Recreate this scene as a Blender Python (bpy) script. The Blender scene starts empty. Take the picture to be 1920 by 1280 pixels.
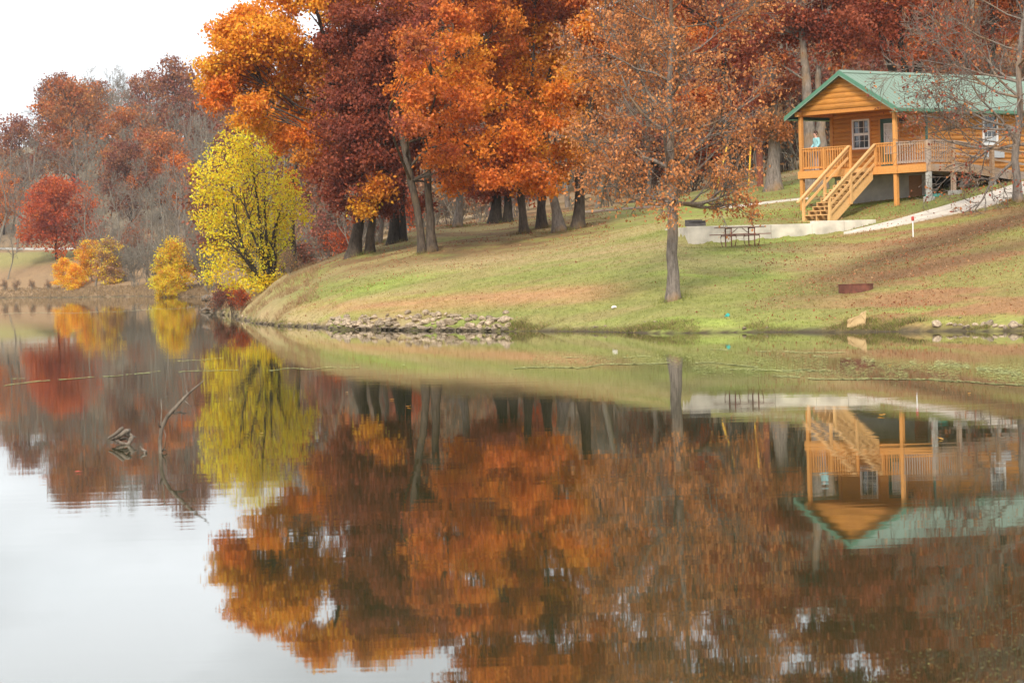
import bpy, bmesh, math, random
import numpy as np
from mathutils import Matrix, Vector

random.seed(7)
RNG = np.random.default_rng(11)
scene = bpy.context.scene
COL = scene.collection

# ------------------------------------------------------------------ camera
F = 5000.0            # focal length in pixels of the 1920 wide frame
HC = 2.24             # camera height above the lake
cam_data = bpy.data.cameras.new("camera")
cam = bpy.data.objects.new("camera", cam_data)
COL.objects.link(cam)
scene.camera = cam
cam_data.sensor_width = 36.0
cam_data.lens = 36.0 * F / 1920.0
cam_data.clip_start = 0.5
cam_data.clip_end = 4000
PITCH = math.atan(139.0 / F)
ROLL = -0.028
Rm = Matrix.Rotation(math.pi / 2 - PITCH, 3, 'X') @ Matrix.Rotation(ROLL, 3, 'Z')
cam.matrix_world = Matrix.Translation((0, 0, HC)) @ Rm.to_4x4()
cam_data.dof.use_dof = True
cam_data.dof.focus_distance = 104
cam_data.dof.aperture_fstop = 6.3

# ------------------------------------------------------------------ sky and sun
SUN_EL, SUN_AZ = math.radians(38), math.radians(192)   # azimuth measured from +Y towards +X
world = bpy.data.worlds.new("World")
scene.world = world
world.use_nodes = True
wn, wl = world.node_tree.nodes, world.node_tree.links
wn.clear()
wo = wn.new('ShaderNodeOutputWorld')
bg = wn.new('ShaderNodeBackground')
sky = wn.new('ShaderNodeTexSky')
sky.sky_type = 'NISHITA'
sky.sun_disc = False
sky.sun_elevation = SUN_EL
sky.sun_rotation = SUN_AZ
sky.dust_density = 3.0
bg.inputs['Strength'].default_value = 0.12
tc = wn.new('ShaderNodeTexCoord')
mp = wn.new('ShaderNodeMapping')
mp.inputs['Scale'].default_value = (1.6, 1.6, 5.0)
cn = wn.new('ShaderNodeTexNoise')
cn.inputs['Scale'].default_value = 2.2
cn.inputs['Detail'].default_value = 5
cn.inputs['Roughness'].default_value = 0.5
cr = wn.new('ShaderNodeValToRGB')
cr.color_ramp.elements[0].position = 0.30
cr.color_ramp.elements[0].color = (0.80, 0.80, 0.80, 1)
cr.color_ramp.elements[1].position = 0.52
cr.color_ramp.elements[1].color = (0.97, 0.97, 0.97, 1)
cloud = wn.new('ShaderNodeRGB')
cloud.outputs[0].default_value = (7.3, 7.6, 7.9, 1)
mx = wn.new('ShaderNodeMixRGB')
wl.new(tc.outputs['Generated'], mp.inputs[0])
wl.new(mp.outputs[0], cn.inputs['Vector'])
wl.new(cn.outputs['Fac'], cr.inputs[0])
wl.new(cr.outputs[0], mx.inputs[0])
wl.new(sky.outputs[0], mx.inputs[1])
n2 = wn.new('ShaderNodeTexNoise'); n2.inputs['Scale'].default_value = 3.4; n2.inputs['Detail'].default_value = 6
wl.new(mp.outputs[0], n2.inputs['Vector'])
cb = wn.new('ShaderNodeMapRange'); cb.inputs[1].default_value = .3; cb.inputs[2].default_value = .62; cb.inputs[3].default_value = .48; cb.inputs[4].default_value = 1.02
wl.new(n2.outputs['Fac'], cb.inputs[0])
cm = wn.new('ShaderNodeMixRGB'); cm.blend_type = 'MULTIPLY'; cm.inputs[0].default_value = 1
wl.new(cloud.outputs[0], cm.inputs[1]); wl.new(cb.outputs[0], cm.inputs[2])
wl.new(cm.outputs[0], mx.inputs[2])
wl.new(mx.outputs[0], bg.inputs['Color'])
wl.new(bg.outputs[0], wo.inputs['Surface'])

sun_d = bpy.data.lights.new("sun", 'SUN')
sun_d.energy = 2.1
sun_d.angle = math.radians(11)
sun_d.color = (1.0, 0.93, 0.82)
sun = bpy.data.objects.new("sun", sun_d)
COL.objects.link(sun)
sdir = Vector((math.sin(SUN_AZ) * math.cos(SUN_EL), math.cos(SUN_AZ) * math.cos(SUN_EL), math.sin(SUN_EL)))
sun.rotation_euler = sdir.to_track_quat('Z', 'Y').to_euler()
sun.location = (0, -20, 60)

vs = scene.view_settings
vs.view_transform = 'Standard'
vs.look = 'None'
vs.exposure = 1.0
vs.gamma = 1.0
vs.use_curve_mapping = False
scene.cycles.max_bounces = 6
scene.cycles.diffuse_bounces = 3
scene.cycles.glossy_bounces = 3
scene.cycles.transmission_bounces = 4
scene.cycles.transparent_max_bounces = 6
scene.cycles.caustics_reflective = False
scene.cycles.caustics_refractive = False
scene.cycles.use_denoising = True

# ------------------------------------------------------------------ helpers
RN = np.array(Rm)

def ray(px, py):
    d = RN @ np.array([(px - 960) / F, -(py - 640) / F, -1.0])
    return d / d[1]

def PW(px, py, D):
    """World point seen at pixel (px, py) of the 1920x1280 photo, D metres ahead."""
    d = ray(px, py)
    return np.array([d[0] * D, D, HC + d[2] * D])

def vnoise(x, y, seed=0):
    x = np.asarray(x, float); y = np.asarray(y, float)
    xi = np.floor(x).astype(np.int64); yi = np.floor(y).astype(np.int64)
    xf = x - xi; yf = y - yi
    xf = xf * xf * (3 - 2 * xf); yf = yf * yf * (3 - 2 * yf)
    def h(a, b):
        n = (a * 374761393 + b * 668265263 + seed * 974634777) & 0xFFFFFFFF
        n = ((n ^ (n >> 13)) * 1274126177) & 0xFFFFFFFF
        n = n ^ (n >> 16)
        return (n & 0xFFFF) / 65535.0
    return ((h(xi, yi) * (1 - xf) + h(xi + 1, yi) * xf) * (1 - yf)
            + (h(xi, yi + 1) * (1 - xf) + h(xi + 1, yi + 1) * xf) * yf)

def fbm(x, y, seed=0, octs=3):
    s = 0; a = 0.5; t = 0
    for k in range(octs):
        s = s + a * vnoise(x * 2 ** k, y * 2 ** k, seed + k * 17); t += a; a *= 0.5
    return s / t

def sstep(a, b, x):
    t = np.clip((np.asarray(x, float) - a) / (b - a), 0, 1)
    return t * t * (3 - 2 * t)

COLUMNS = [
    (0,    [(360, -1.2), (370, -.08), (371.5, .25), (376, .9), (390, 4.0), (402, 6.6), (415, 6.7), (450, 14), (500, 22), (560, 27), (800, 31)]),
    (200,  [(322, -1.2), (331, -.08), (332.5, .25), (340, 1.0), (362, 3.2), (398, 6.4), (412, 6.6), (440, 11), (480, 20), (540, 28), (800, 32)]),
    (380,  [(278, -1.2), (288, -.08), (289.5, .3), (310, 1.5), (350, 3), (400, 7), (450, 17), (520, 27), (800, 33)]),
    (396,  [(274, -1.2), (284, -.08), (285.5, .3), (310, 1.5), (350, 3), (400, 7), (450, 17), (520, 27), (800, 33)]),
    (407,  [(148, -1.2), (152.6, -.06), (153.4, .3), (158, .6), (168, .5), (176, -.6), (272, -.9), (282, .2), (300, 1.5), (400, 7), (520, 22), (800, 32)]),
    (430,  [(144, -1.2), (149.4, -.06), (150.2, .3), (155, .8), (166, 1.0), (184, .2), (190, -.5), (262, -.6), (275, .3), (300, 2), (400, 8), (520, 23), (800, 32)]),
    (450,  [(128, -1.2), (132.6, -.06), (133.4, .25), (140, .8), (150, 1.1), (170, .7), (200, .1), (245, .2), (300, 2.5), (400, 9), (520, 24), (800, 32)]),
    (480,  [(117, -1.2), (121.6, -.06), (122.4, .25), (127, .6), (138, 1.05), (150, 1.1), (170, .8), (200, .5), (240, .8), (300, 3), (400, 10), (520, 24), (800, 33)]),
    (530,  [(108, -1.2), (113.6, -.06), (114.4, .25), (120, .9), (130, 1.75), (136, 2.1), (150, 1.6), (170, 1.2), (220, 1.5), (300, 5), (500, 22), (800, 33)]),
    (650,  [(98, -1.2), (103.1, -.06), (103.9, .25), (115, 1.45), (128, 2.9), (140, 3.3), (150, 3.0), (170, 2.8), (220, 4), (300, 10), (500, 26), (800, 34)]),
    (800,  [(92, -1.2), (97.6, -.06), (98.4, .25), (110, 1.6), (122, 3.05), (135, 3.95), (145, 4.55), (160, 4.7), (200, 5.2), (300, 12), (500, 28), (800, 36)]),
    (950,  [(88, -1.2), (93.2, -.06), (94.0, .25), (110, 2.15), (125, 3.65), (140, 4.45), (150, 4.9), (170, 5.1), (220, 7), (300, 14), (500, 30), (800, 38)]),
    (1262, [(80, -1.2), (84.6, -.06), (85.4, .25), (91, 1.0), (104, 2.95), (115, 3.9), (135, 5.25), (150, 5.8), (170, 6.3), (220, 9), (300, 18), (500, 34), (800, 42)]),
    (1600, [(75, -1.2), (80.2, -.06), (81.0, .25), (88, 1.1), (104, 3.05), (107, 3.42), (111, 3.85), (115, 4.4), (135, 6.6), (160, 8.6), (220, 15), (300, 26), (500, 40), (800, 46)]),
    (1740, [(74, -1.2), (78.6, -.06), (79.4, .25), (95, 2.35), (104, 3.55), (110.7, 4.5), (116, 5.2), (135, 7), (160, 9), (220, 16), (300, 28), (500, 42), (800, 47)]),
    (1900, [(71, -1.2), (76.6, -.06), (77.4, .25), (90, 2.2), (104, 4.2), (109, 4.8), (114, 5.3), (135, 7.5), (160, 9.5), (220, 17), (300, 29), (500, 43), (800, 48)]),
    (2300, [(66, -1.2), (71.6, -.06), (72.4, .25), (85, 2.2), (100, 4.4), (115, 6), (135, 8), (160, 10), (220, 18), (300, 30), (500, 44), (800, 49)]),
]
CC = np.array([c for c, _ in COLUMNS], float)

def _zcol(c, D):
    vals = np.stack([np.interp(D, [k[0] for k in kn], [k[1] for k in kn]) for _, kn in COLUMNS], 0)
    idx = np.clip(np.searchsorted(CC, c) - 1, 0, len(CC) - 2)
    t = np.clip((c - CC[idx]) / (CC[idx + 1] - CC[idx]), 0, 1)
    i = np.arange(c.size)
    return vals[idx, i] * (1 - t) + vals[idx + 1, i] * t

W0 = PW(1289, 440, 104.6); W1 = PW(1642, 418, 107.0)     # the two ends of the low concrete wall

def ground_z(x, y):
    x = np.atleast_1d(np.asarray(x, float)).ravel(); y = np.atleast_1d(np.asarray(y, float)).ravel()
    c = 960 + F * x / np.maximum(y, 1)
    z = (_zcol(c - 14, y) + _zcol(c, y) + _zcol(c + 14, y)) / 3
    d = W1[:2] - W0[:2]; L = np.hypot(*d); d = d / L
    rx = (x - W0[0]) * d[0] + (y - W0[1]) * d[1]
    ry = -(x - W0[0]) * d[1] + (y - W0[1]) * d[0]
    calm = 1 - .9 * np.clip(1.6 - np.abs(ry) / 1.6, 0, 1) * sstep(-2, 0, rx) * (1 - sstep(L, L + 2, rx))
    land = sstep(0.1, 1.0, z) * calm
    z = z + land * ((fbm(x / 5.0, y / 5.0, 3) - .5) * .22 + (fbm(x / 1.2, y / 1.2, 9, 2) - .5) * .07) \
          + (1 - sstep(.1, 1., z)) * (fbm(x / 0.9, y / 0.9, 5, 2) - .5) * .12
    far = sstep(420, 560, y)
    z = z + far * (fbm(x / 60, y / 60, 21) - .5) * 10
    # level pad held up by the concrete wall
    d = W1[:2] - W0[:2]; L = np.hypot(*d); d = d / L
    rx = (x - W0[0]) * d[0] + (y - W0[1]) * d[1]
    ry = -(x - W0[0]) * d[1] + (y - W0[1]) * d[0]
    m = sstep(.05, .25, ry) * (1 - sstep(2.6, 4.2, ry)) * sstep(-.1, .1, rx) * (1 - sstep(L - .5, L + .6, rx))
    z = z * (1 - m) + np.maximum(z, 3.55) * m
    dgf = np.clip(1 - np.abs(ry + .9) / 1.5, 0, 1) * sstep(-1, .3, rx) * (1 - sstep(L * .72, L * .95, rx))
    z = z - .20 * dgf * (ry < .1)
    return z

def gz(x, y):
    return float(ground_z([x], [y])[0])

_DS = np.concatenate([np.arange(60, 200, .05), np.arange(200, 620, .25)])
def ground_hit(px, py, Dmin=60):
    """Where the sight line through a photo pixel meets the terrain."""
    d = ray(px, py)
    Ds = _DS[_DS > Dmin]
    zz = ground_z(d[0] * Ds, Ds)
    hit = np.nonzero(HC + d[2] * Ds <= zz)[0]
    D = Ds[hit[0]] if len(hit) else Ds[-1]
    return np.array([d[0] * D, D, gz(d[0] * D, D)])

def water_hit(px, py, z=0.0):
    d = ray(px, py)
    D = (z - HC) / d[2]
    return np.array([d[0] * D, D, z])

def on_ground(px, D):
    """Point on the terrain in the sight column px at depth D."""
    x = (px - 960) / F * D
    for _ in range(3):
        z = gz(x, D)
        yp = 501 - (z - HC) * F / D
        x = ((px - 960) - .028 * (yp - 640)) / F * D
    return np.array([x, D, gz(x, D)])

def mk_mesh(name, V, Q, mat=None, cols=None, smooth=False, T=None, mats=None, mi=None):
    V = np.asarray(V, np.float32).reshape(-1, 3)
    me = bpy.data.meshes.new(name)
    nq = 0 if Q is None else len(Q); nt = 0 if T is None else len(T)
    parts = []
    if nq: parts.append(np.asarray(Q, np.int32).ravel())
    if nt: parts.append(np.asarray(T, np.int32).ravel())
    loops = np.concatenate(parts)
    starts = np.concatenate([np.arange(nq) * 4, nq * 4 + np.arange(nt) * 3]).astype(np.int32)
    me.vertices.add(len(V)); me.vertices.foreach_set('co', V.ravel())
    me.loops.add(len(loops)); me.loops.foreach_set('vertex_index', loops)
    me.polygons.add(nq + nt); me.polygons.foreach_set('loop_start', starts)
    me.polygons.foreach_set('use_smooth', np.full(nq + nt, bool(smooth)))
    for m in (mats or ([mat] if mat else [])): me.materials.append(m)
    if mi is not None: me.polygons.foreach_set('material_index', np.asarray(mi, np.int32))
    if cols is not None:
        at = me.color_attributes.new('tint', 'FLOAT_COLOR', 'POINT')
        c4 = np.ones((len(V), 4), np.float32); c4[:, :3] = cols
        at.data.foreach_set('color', c4.ravel())
    me.update(calc_edges=True)
    me.validate()
    return me

def link(name, me, parent=None, loc=None, rot=None, scale=None):
    o = bpy.data.objects.new(name, me)
    COL.objects.link(o)
    if parent: o.parent = parent
    if loc is not None: o.location = loc
    if rot is not None: o.rotation_euler = rot
    if scale is not None: o.scale = scale if hasattr(scale, '__len__') else (scale,) * 3
    return o

def tag(o, label=None, cat=None, group=None, kind=None):
    if label: o['label'] = label
    if cat: o['category'] = cat
    if group: o['group'] = group
    if kind: o['kind'] = kind
    return o

def empty(name, loc, rz=0):
    o = bpy.data.objects.new(name, None)
    COL.objects.link(o)
    o.location = loc; o.rotation_euler = (0, 0, rz); o.empty_display_size = .3
    return o

def dup(o, loc, rz=0, scale=1.0):
    r = o.copy(); COL.objects.link(r)
    r.location = loc; r.rotation_euler = (0, 0, rz)
    r.scale = scale if hasattr(scale, '__len__') else (scale,) * 3
    for ch in list(o.children):
        c = ch.copy(); COL.objects.link(c); c.parent = r
        for g in list(ch.children):
            e = g.copy(); COL.objects.link(e); e.parent = c
    return r

class MB:
    """Collects boxes, bars and prisms into one mesh."""
    def __init__(s): s.V = []; s.Q = []; s.T = []
    def add(s, V, Q=(), T=()):
        n = len(s.V); s.V.extend([tuple(v) for v in V])
        s.Q.extend([tuple(i + n for i in q) for q in Q]); s.T.extend([tuple(i + n for i in t) for t in T])
        return s
    def box(s, x0, x1, y0, y1, z0, z1):
        V = [(x, y, z) for z in (z0, z1) for y in (y0, y1) for x in (x0, x1)]
        return s.add(V, [(0, 2, 3, 1), (4, 5, 7, 6), (0, 1, 5, 4), (2, 6, 7, 3), (0, 4, 6, 2), (1, 3, 7, 5)])
    def bar(s, p, q, w, h, up=(0, 0, 1)):
        p = np.array(p, float); q = np.array(q, float); d = q - p; d = d / np.linalg.norm(d)
        sd = np.cross(d, up); sd = sd / np.linalg.norm(sd); u = np.cross(sd, d)
        V = [e + a * sd * w / 2 + b * u * h / 2 for e in (p, q) for a, b in ((-1, -1), (1, -1), (1, 1), (-1, 1))]
        return s.add(V, [(0, 1, 5, 4), (1, 2, 6, 5), (2, 3, 7, 6), (3, 0, 4, 7), (0, 3, 2, 1), (4, 5, 6, 7)])
    def prism(s, poly, vec):
        """poly: list of 3-D points (counter-clockwise seen against vec), extruded by vec; caps fanned."""
        n = len(poly); poly = [np.array(p, float) for p in poly]; vec = np.array(vec, float)
        V = poly + [p + vec for p in poly]
        Q = [(i, (i + 1) % n, (i + 1) % n + n, i + n) for i in range(n)]
        c0 = sum(poly) / n; V += [c0, c0 + vec]
        T = [((i + 1) % n, i, 2 * n) for i in range(n)] + [(i + n, (i + 1) % n + n, 2 * n + 1) for i in range(n)]
        return s.add(V, Q, T)
    def tube(s, path, rad, sides=8, cap=True):
        V, Q = tube(np.array(path, float), rad, sides)
        T = []
        if cap:
            n = len(V); V = np.vstack([V, path[0], path[-1]])
            T = [((i + 1) % sides, i, n) for i in range(sides)]
            b = n - sides
            T += [(b + i, b + (i + 1) % sides, n + 1) for i in range(sides)]
        return s.add(V, Q, T)
    def build(s, name, mat, parent=None, smooth=False, bevel=0, **kw):
        me = mk_mesh(name, s.V, s.Q if s.Q else None, mat, T=s.T if s.T else None, smooth=smooth)
        o = link(name, me, parent, **kw)
        if bevel:
            b = o.modifiers.new('bevel', 'BEVEL'); b.width = bevel; b.segments = 2; b.limit_method = 'ANGLE'
        return o

def tube(path, rad, sides=6):
    path = np.asarray(path, float); n = len(path)
    rad = np.broadcast_to(np.asarray(rad, float), (n,))
    t = np.gradient(path, axis=0); t /= np.linalg.norm(t, axis=1)[:, None] + 1e-9
    ref = np.array([.31, .17, .2]) if abs(t[0][2]) > .9 else np.array([0, 0, 1.0])
    u = np.cross(t, ref); u /= np.linalg.norm(u, axis=1)[:, None] + 1e-9
    v = np.cross(t, u)
    a = np.arange(sides) / sides * 2 * math.pi
    V = path[:, None, :] + rad[:, None, None] * (np.cos(a)[None, :, None] * u[:, None, :] + np.sin(a)[None, :, None] * v[:, None, :])
    i = np.arange(n - 1)[:, None] * sides; j = np.arange(sides)[None, :]; k = (j + 1) % sides
    Q = np.stack([i + j, i + k, i + sides + k, i + sides + j], -1).reshape(-1, 4)
    return V.reshape(-1, 3), Q

# ------------------------------------------------------------------ materials
def mat_new(name):
    m = bpy.data.materials.new(name); m.use_nodes = True
    nt = m.node_tree; b = nt.nodes['Principled BSDF']
    return m, nt.nodes, nt.links, b

def mat_wood(name, c, dark=.62, rough=.6, scale=(2, 2, 22), vary=.22, wear=0.0, wearcol=(.3, .27, .24)):
    m, n, l, b = mat_new(name)
    tc = n.new('ShaderNodeTexCoord'); mp = n.new('ShaderNodeMapping'); mp.inputs['Scale'].default_value = scale
    nz = n.new('ShaderNodeTexNoise'); nz.inputs['Scale'].default_value = 3; nz.inputs['Detail'].default_value = 5
    rp = n.new('ShaderNodeValToRGB')
    rp.color_ramp.elements[0].position = .3; rp.color_ramp.elements[1].position = .72
    rp.color_ramp.elements[0].color = (c[0] * dark, c[1] * dark * .92, c[2] * dark * .85, 1)
    rp.color_ramp.elements[1].color = (*c, 1)
    l.new(tc.outputs['Object'], mp.inputs[0]); l.new(mp.outputs[0], nz.inputs['Vector']); l.new(nz.outputs['Fac'], rp.inputs[0])
    oi = n.new('ShaderNodeObjectInfo'); mr = n.new('ShaderNodeMapRange')
    mr.inputs[3].default_value = 1 - vary; mr.inputs[4].default_value = 1 + vary * .5
    l.new(oi.outputs['Random'], mr.inputs[0])
    hs = n.new('ShaderNodeHueSaturation'); l.new(mr.outputs[0], hs.inputs['Value']); l.new(rp.outputs[0], hs.inputs['Color'])
    out = hs.outputs[0]
    if wear:
        n2 = n.new('ShaderNodeTexNoise'); n2.inputs['Scale'].default_value = 1.3; n2.inputs['Detail'].default_value = 6
        l.new(tc.outputs['Object'], n2.inputs['Vector'])
        r2 = n.new('ShaderNodeMapRange'); r2.inputs[1].default_value = .42; r2.inputs[2].default_value = .62
        r2.inputs[4].default_value = wear; l.new(n2.outputs['Fac'], r2.inputs[0])
        mx = n.new('ShaderNodeMixRGB'); mx.inputs[2].default_value = (*wearcol, 1)
        l.new(r2.outputs[0], mx.inputs[0]); l.new(out, mx.inputs[1]); out = mx.outputs[0]
    l.new(out, b.inputs['Base Color'])
    b.inputs['Roughness'].default_value = rough
    b.inputs['Specular IOR Level'].default_value = .3
    bp = n.new('ShaderNodeBump'); bp.inputs['Strength'].default_value = .25; bp.inputs['Distance'].default_value = .01
    l.new(nz.outputs['Fac'], bp.inputs['Height']); l.new(bp.outputs[0], b.inputs['Normal'])
    return m

def mat_flat(name, c, rough=.6, metallic=0, nscale=6, amp=.25, spec=.4, bump=.15):
    m, n, l, b = mat_new(name)
    tc = n.new('ShaderNodeTexCoord'); nz = n.new('ShaderNodeTexNoise')
    nz.inputs['Scale'].default_value = nscale; nz.inputs['Detail'].default_value = 6
    l.new(tc.outputs['Object'], nz.inputs['Vector'])
    rp = n.new('ShaderNodeValToRGB')
    rp.color_ramp.elements[0].position = .3; rp.color_ramp.elements[1].position = .7
    rp.color_ramp.elements[0].color = tuple(x * (1 - amp) for x in c) + (1,)
    rp.color_ramp.elements[1].color = tuple(min(1, x * (1 + amp * .5)) for x in c) + (1,)
    l.new(nz.outputs['Fac'], rp.inputs[0]); l.new(rp.outputs[0], b.inputs['Base Color'])
    b.inputs['Roughness'].default_value = rough; b.inputs['Metallic'].default_value = metallic
    b.inputs['Specular IOR Level'].default_value = spec
    if bump:
        bp = n.new('ShaderNodeBump'); bp.inputs['Strength'].default_value = bump; bp.inputs['Distance'].default_value = .02
        l.new(nz.outputs['Fac'], bp.inputs['Height']); l.new(bp.outputs[0], b.inputs['Normal'])
    return m

def mat_leaf(name, trans=.44, objvar=.12, gloss=.3):
    m, n, l, b = mat_new(name)
    at = n.new('ShaderNodeAttribute'); at.attribute_name = 'tint'
    oi = n.new('ShaderNodeObjectInfo'); mr = n.new('ShaderNodeMapRange')
    mr.inputs[3].default_value = 1 - objvar; mr.inputs[4].default_value = 1 + objvar
    l.new(oi.outputs['Random'], mr.inputs[0])
    hs = n.new('ShaderNodeHueSaturation'); l.new(mr.outputs[0], hs.inputs['Value']); l.new(at.outputs['Color'], hs.inputs['Color'])
    l.new(hs.outputs[0], b.inputs['Base Color'])
    b.inputs['Roughness'].default_value = .55; b.inputs['Specular IOR Level'].default_value = gloss
    tr = n.new('ShaderNodeBsdfTranslucent'); l.new(hs.outputs[0], tr.inputs['Color'])
    ms = n.new('ShaderNodeMixShader'); ms.inputs[0].default_value = trans
    out = n['Material Output']
    l.new(b.outputs[0], ms.inputs[1]); l.new(tr.outputs[0], ms.inputs[2]); l.new(ms.outputs[0], out.inputs['Surface'])
    return m

def mat_bark(name, c, c2, scale=(9, 9, 2.2), lichen=None):
    m, n, l, b = mat_new(name)
    tc = n.new('ShaderNodeTexCoord'); mp = n.new('ShaderNodeMapping'); mp.inputs['Scale'].default_value = scale
    nz = n.new('ShaderNodeTexNoise'); nz.inputs['Scale'].default_value = 1.5; nz.inputs['Detail'].default_value = 7; nz.inputs['Roughness'].default_value = .65
    l.new(tc.outputs['Object'], mp.inputs[0]); l.new(mp.outputs[0], nz.inputs['Vector'])
    rp = n.new('ShaderNodeValToRGB'); rp.color_ramp.elements[0].position = .35; rp.color_ramp.elements[1].position = .68
    rp.color_ramp.elements[0].color = (*c2, 1); rp.color_ramp.elements[1].color = (*c, 1)
    l.new(nz.outputs['Fac'], rp.inputs[0]); out = rp.outputs[0]
    if lichen:
        n2 = n.new('ShaderNodeTexNoise'); n2.inputs['Scale'].default_value = .9; n2.inputs['Detail'].default_value = 4
        l.new(tc.outputs['Object'], n2.inputs['Vector'])
        r2 = n.new('ShaderNodeMapRange'); r2.inputs[1].default_value = .5; r2.inputs[2].default_value = .68; r2.inputs[4].default_value = .7
        l.new(n2.outputs['Fac'], r2.inputs[0])
        mx = n.new('ShaderNodeMixRGB'); mx.inputs[2].default_value = (*lichen, 1)
        l.new(r2.outputs[0], mx.inputs[0]); l.new(out, mx.inputs[1]); out = mx.outputs[0]
    l.new(out, b.inputs['Base Color']); b.inputs['Roughness'].default_value = .9; b.inputs['Specular IOR Level'].default_value = .15
    bp = n.new('ShaderNodeBump'); bp.inputs['Strength'].default_value = .7; bp.inputs['Distance'].default_value = .04
    l.new(nz.outputs['Fac'], bp.inputs['Height']); l.new(bp.outputs[0], b.inputs['Normal'])
    return m

def mat_tint(name, rough=.9, nscale=7, amp=.5, bump=.4, bdist=.05):
    """Colour from the mesh's own tint, with fine grain."""
    m, n, l, b = mat_new(name)
    at = n.new('ShaderNodeAttribute'); at.attribute_name = 'tint'
    tc = n.new('ShaderNodeTexCoord'); nz = n.new('ShaderNodeTexNoise')
    nz.inputs['Scale'].default_value = nscale; nz.inputs['Detail'].default_value = 8; nz.inputs['Roughness'].default_value = .7
    l.new(tc.outputs['Object'], nz.inputs['Vector'])
    mr = n.new('ShaderNodeMapRange'); mr.inputs[1].default_value = .3; mr.inputs[2].default_value = .7
    mr.inputs[3].default_value = 1 - amp; mr.inputs[4].default_value = 1 + amp
    l.new(nz.outputs['Fac'], mr.inputs[0])
    hs = n.new('ShaderNodeHueSaturation'); l.new(mr.outputs[0], hs.inputs['Value']); l.new(at.outputs['Color'], hs.inputs['Color'])
    l.new(hs.outputs[0], b.inputs['Base Color']); b.inputs['Roughness'].default_value = rough; b.inputs['Specular IOR Level'].default_value = .1
    bp = n.new('ShaderNodeBump'); bp.inputs['Strength'].default_value = bump; bp.inputs['Distance'].default_value = bdist
    l.new(nz.outputs['Fac'], bp.inputs['Height']); l.new(bp.outputs[0], b.inputs['Normal'])
    return m

def mat_water():
    m, n, l, b = mat_new('lake_water')
    b.inputs['Base Color'].default_value = (.029, .031, .011, 1)
    b.inputs['Roughness'].default_value = .018
    b.inputs['IOR'].default_value = 1.333
    tc = n.new('ShaderNodeTexCoord')
    def noise(scale, rot, sc, det):
        mp = n.new('ShaderNodeMapping'); mp.inputs['Scale'].default_value = sc; mp.inputs['Rotation'].default_value = (0, 0, rot)
        nz = n.new('ShaderNodeTexNoise'); nz.inputs['Scale'].default_value = scale; nz.inputs['Detail'].default_value = det
        l.new(tc.outputs['Object'], mp.inputs[0]); l.new(mp.outputs[0], nz.inputs['Vector']); return nz
    a = noise(2.2, .03, (.13, 1, 1), 2.5)
    c = noise(.16, -.2, (.6, 1, 1), 2)
    e = noise(8.0, -.03, (.10, 1, 1), 1.5)
    p = noise(.05, .3, (.5, 1, 1), 2)          # calm and ruffled patches
    mr = n.new('ShaderNodeMapRange'); mr.inputs[1].default_value = .38; mr.inputs[2].default_value = .62
    mr.inputs[3].default_value = .25; mr.inputs[4].default_value = 1.0
    l.new(p.outputs['Fac'], mr.inputs[0])
    mu = n.new('ShaderNodeMath'); mu.operation = 'MULTIPLY'; ae = n.new('ShaderNodeMath'); ae.operation = 'MULTIPLY_ADD'; ae.inputs[1].default_value = .16
    l.new(e.outputs['Fac'], ae.inputs[0]); l.new(a.outputs['Fac'], ae.inputs[2]); l.new(ae.outputs[0], mu.inputs[0]); l.new(mr.outputs[0], mu.inputs[1])
    m2 = n.new('ShaderNodeMath'); m2.operation = 'MULTIPLY_ADD'; m2.inputs[1].default_value = 2.0
    l.new(c.outputs['Fac'], m2.inputs[0]); l.new(mu.outputs[0], m2.inputs[2])
    bp = n.new('ShaderNodeBump'); bp.inputs['Strength'].default_value = 1; bp.inputs['Distance'].default_value = .0013
    l.new(m2.outputs[0], bp.inputs['Height']); l.new(bp.outputs[0], b.inputs['Normal'])
    return m

def mat_rock(name, c, c2):
    m, n, l, b = mat_new(name)
    tc = n.new('ShaderNodeTexCoord'); nz = n.new('ShaderNodeTexNoise'); nz.inputs['Scale'].default_value = 2.6; nz.inputs['Detail'].default_value = 8
    l.new(tc.outputs['Object'], nz.inputs['Vector'])
    rp = n.new('ShaderNodeValToRGB'); rp.color_ramp.elements[0].position = .34; rp.color_ramp.elements[1].position = .66
    rp.color_ramp.elements[0].color = (*c2, 1); rp.color_ramp.elements[1].color = (*c, 1)
    l.new(nz.outputs['Fac'], rp.inputs[0])
    oi = n.new('ShaderNodeObjectInfo'); mr = n.new('ShaderNodeMapRange'); mr.inputs[3].default_value = .55; mr.inputs[4].default_value = 1.15
    l.new(oi.outputs['Random'], mr.inputs[0])
    hs = n.new('ShaderNodeHueSaturation'); l.new(mr.outputs[0], hs.inputs['Value']); l.new(rp.outputs[0], hs.inputs['Color'])
    # wet dark foot where the lake laps (world height)
    ge = n.new('ShaderNodeNewGeometry'); sp = n.new('ShaderNodeSeparateXYZ'); l.new(ge.outputs['Position'], sp.inputs[0])
    wr = n.new('ShaderNodeMapRange'); wr.inputs[1].default_value = .05; wr.inputs[2].default_value = .16; wr.inputs[3].default_value = .3; wr.inputs[4].default_value = 1
    l.new(sp.outputs[2], wr.inputs[0])
    mu = n.new('ShaderNodeMixRGB'); mu.blend_type = 'MULTIPLY'; mu.inputs[0].default_value = 1
    l.new(hs.outputs[0], mu.inputs[1]); l.new(wr.outputs[0], mu.inputs[2])
    l.new(mu.outputs[0], b.inputs['Base Color']); b.inputs['Roughness'].default_value = .85; b.inputs['Specular IOR Level'].default_value = .2
    bp = n.new('ShaderNodeBump'); bp.inputs['Strength'].default_value = .5; bp.inputs['Distance'].default_value = .05
    l.new(nz.outputs['Fac'], bp.inputs['Height']); l.new(bp.outputs[0], b.inputs['Normal'])
    return m

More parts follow.
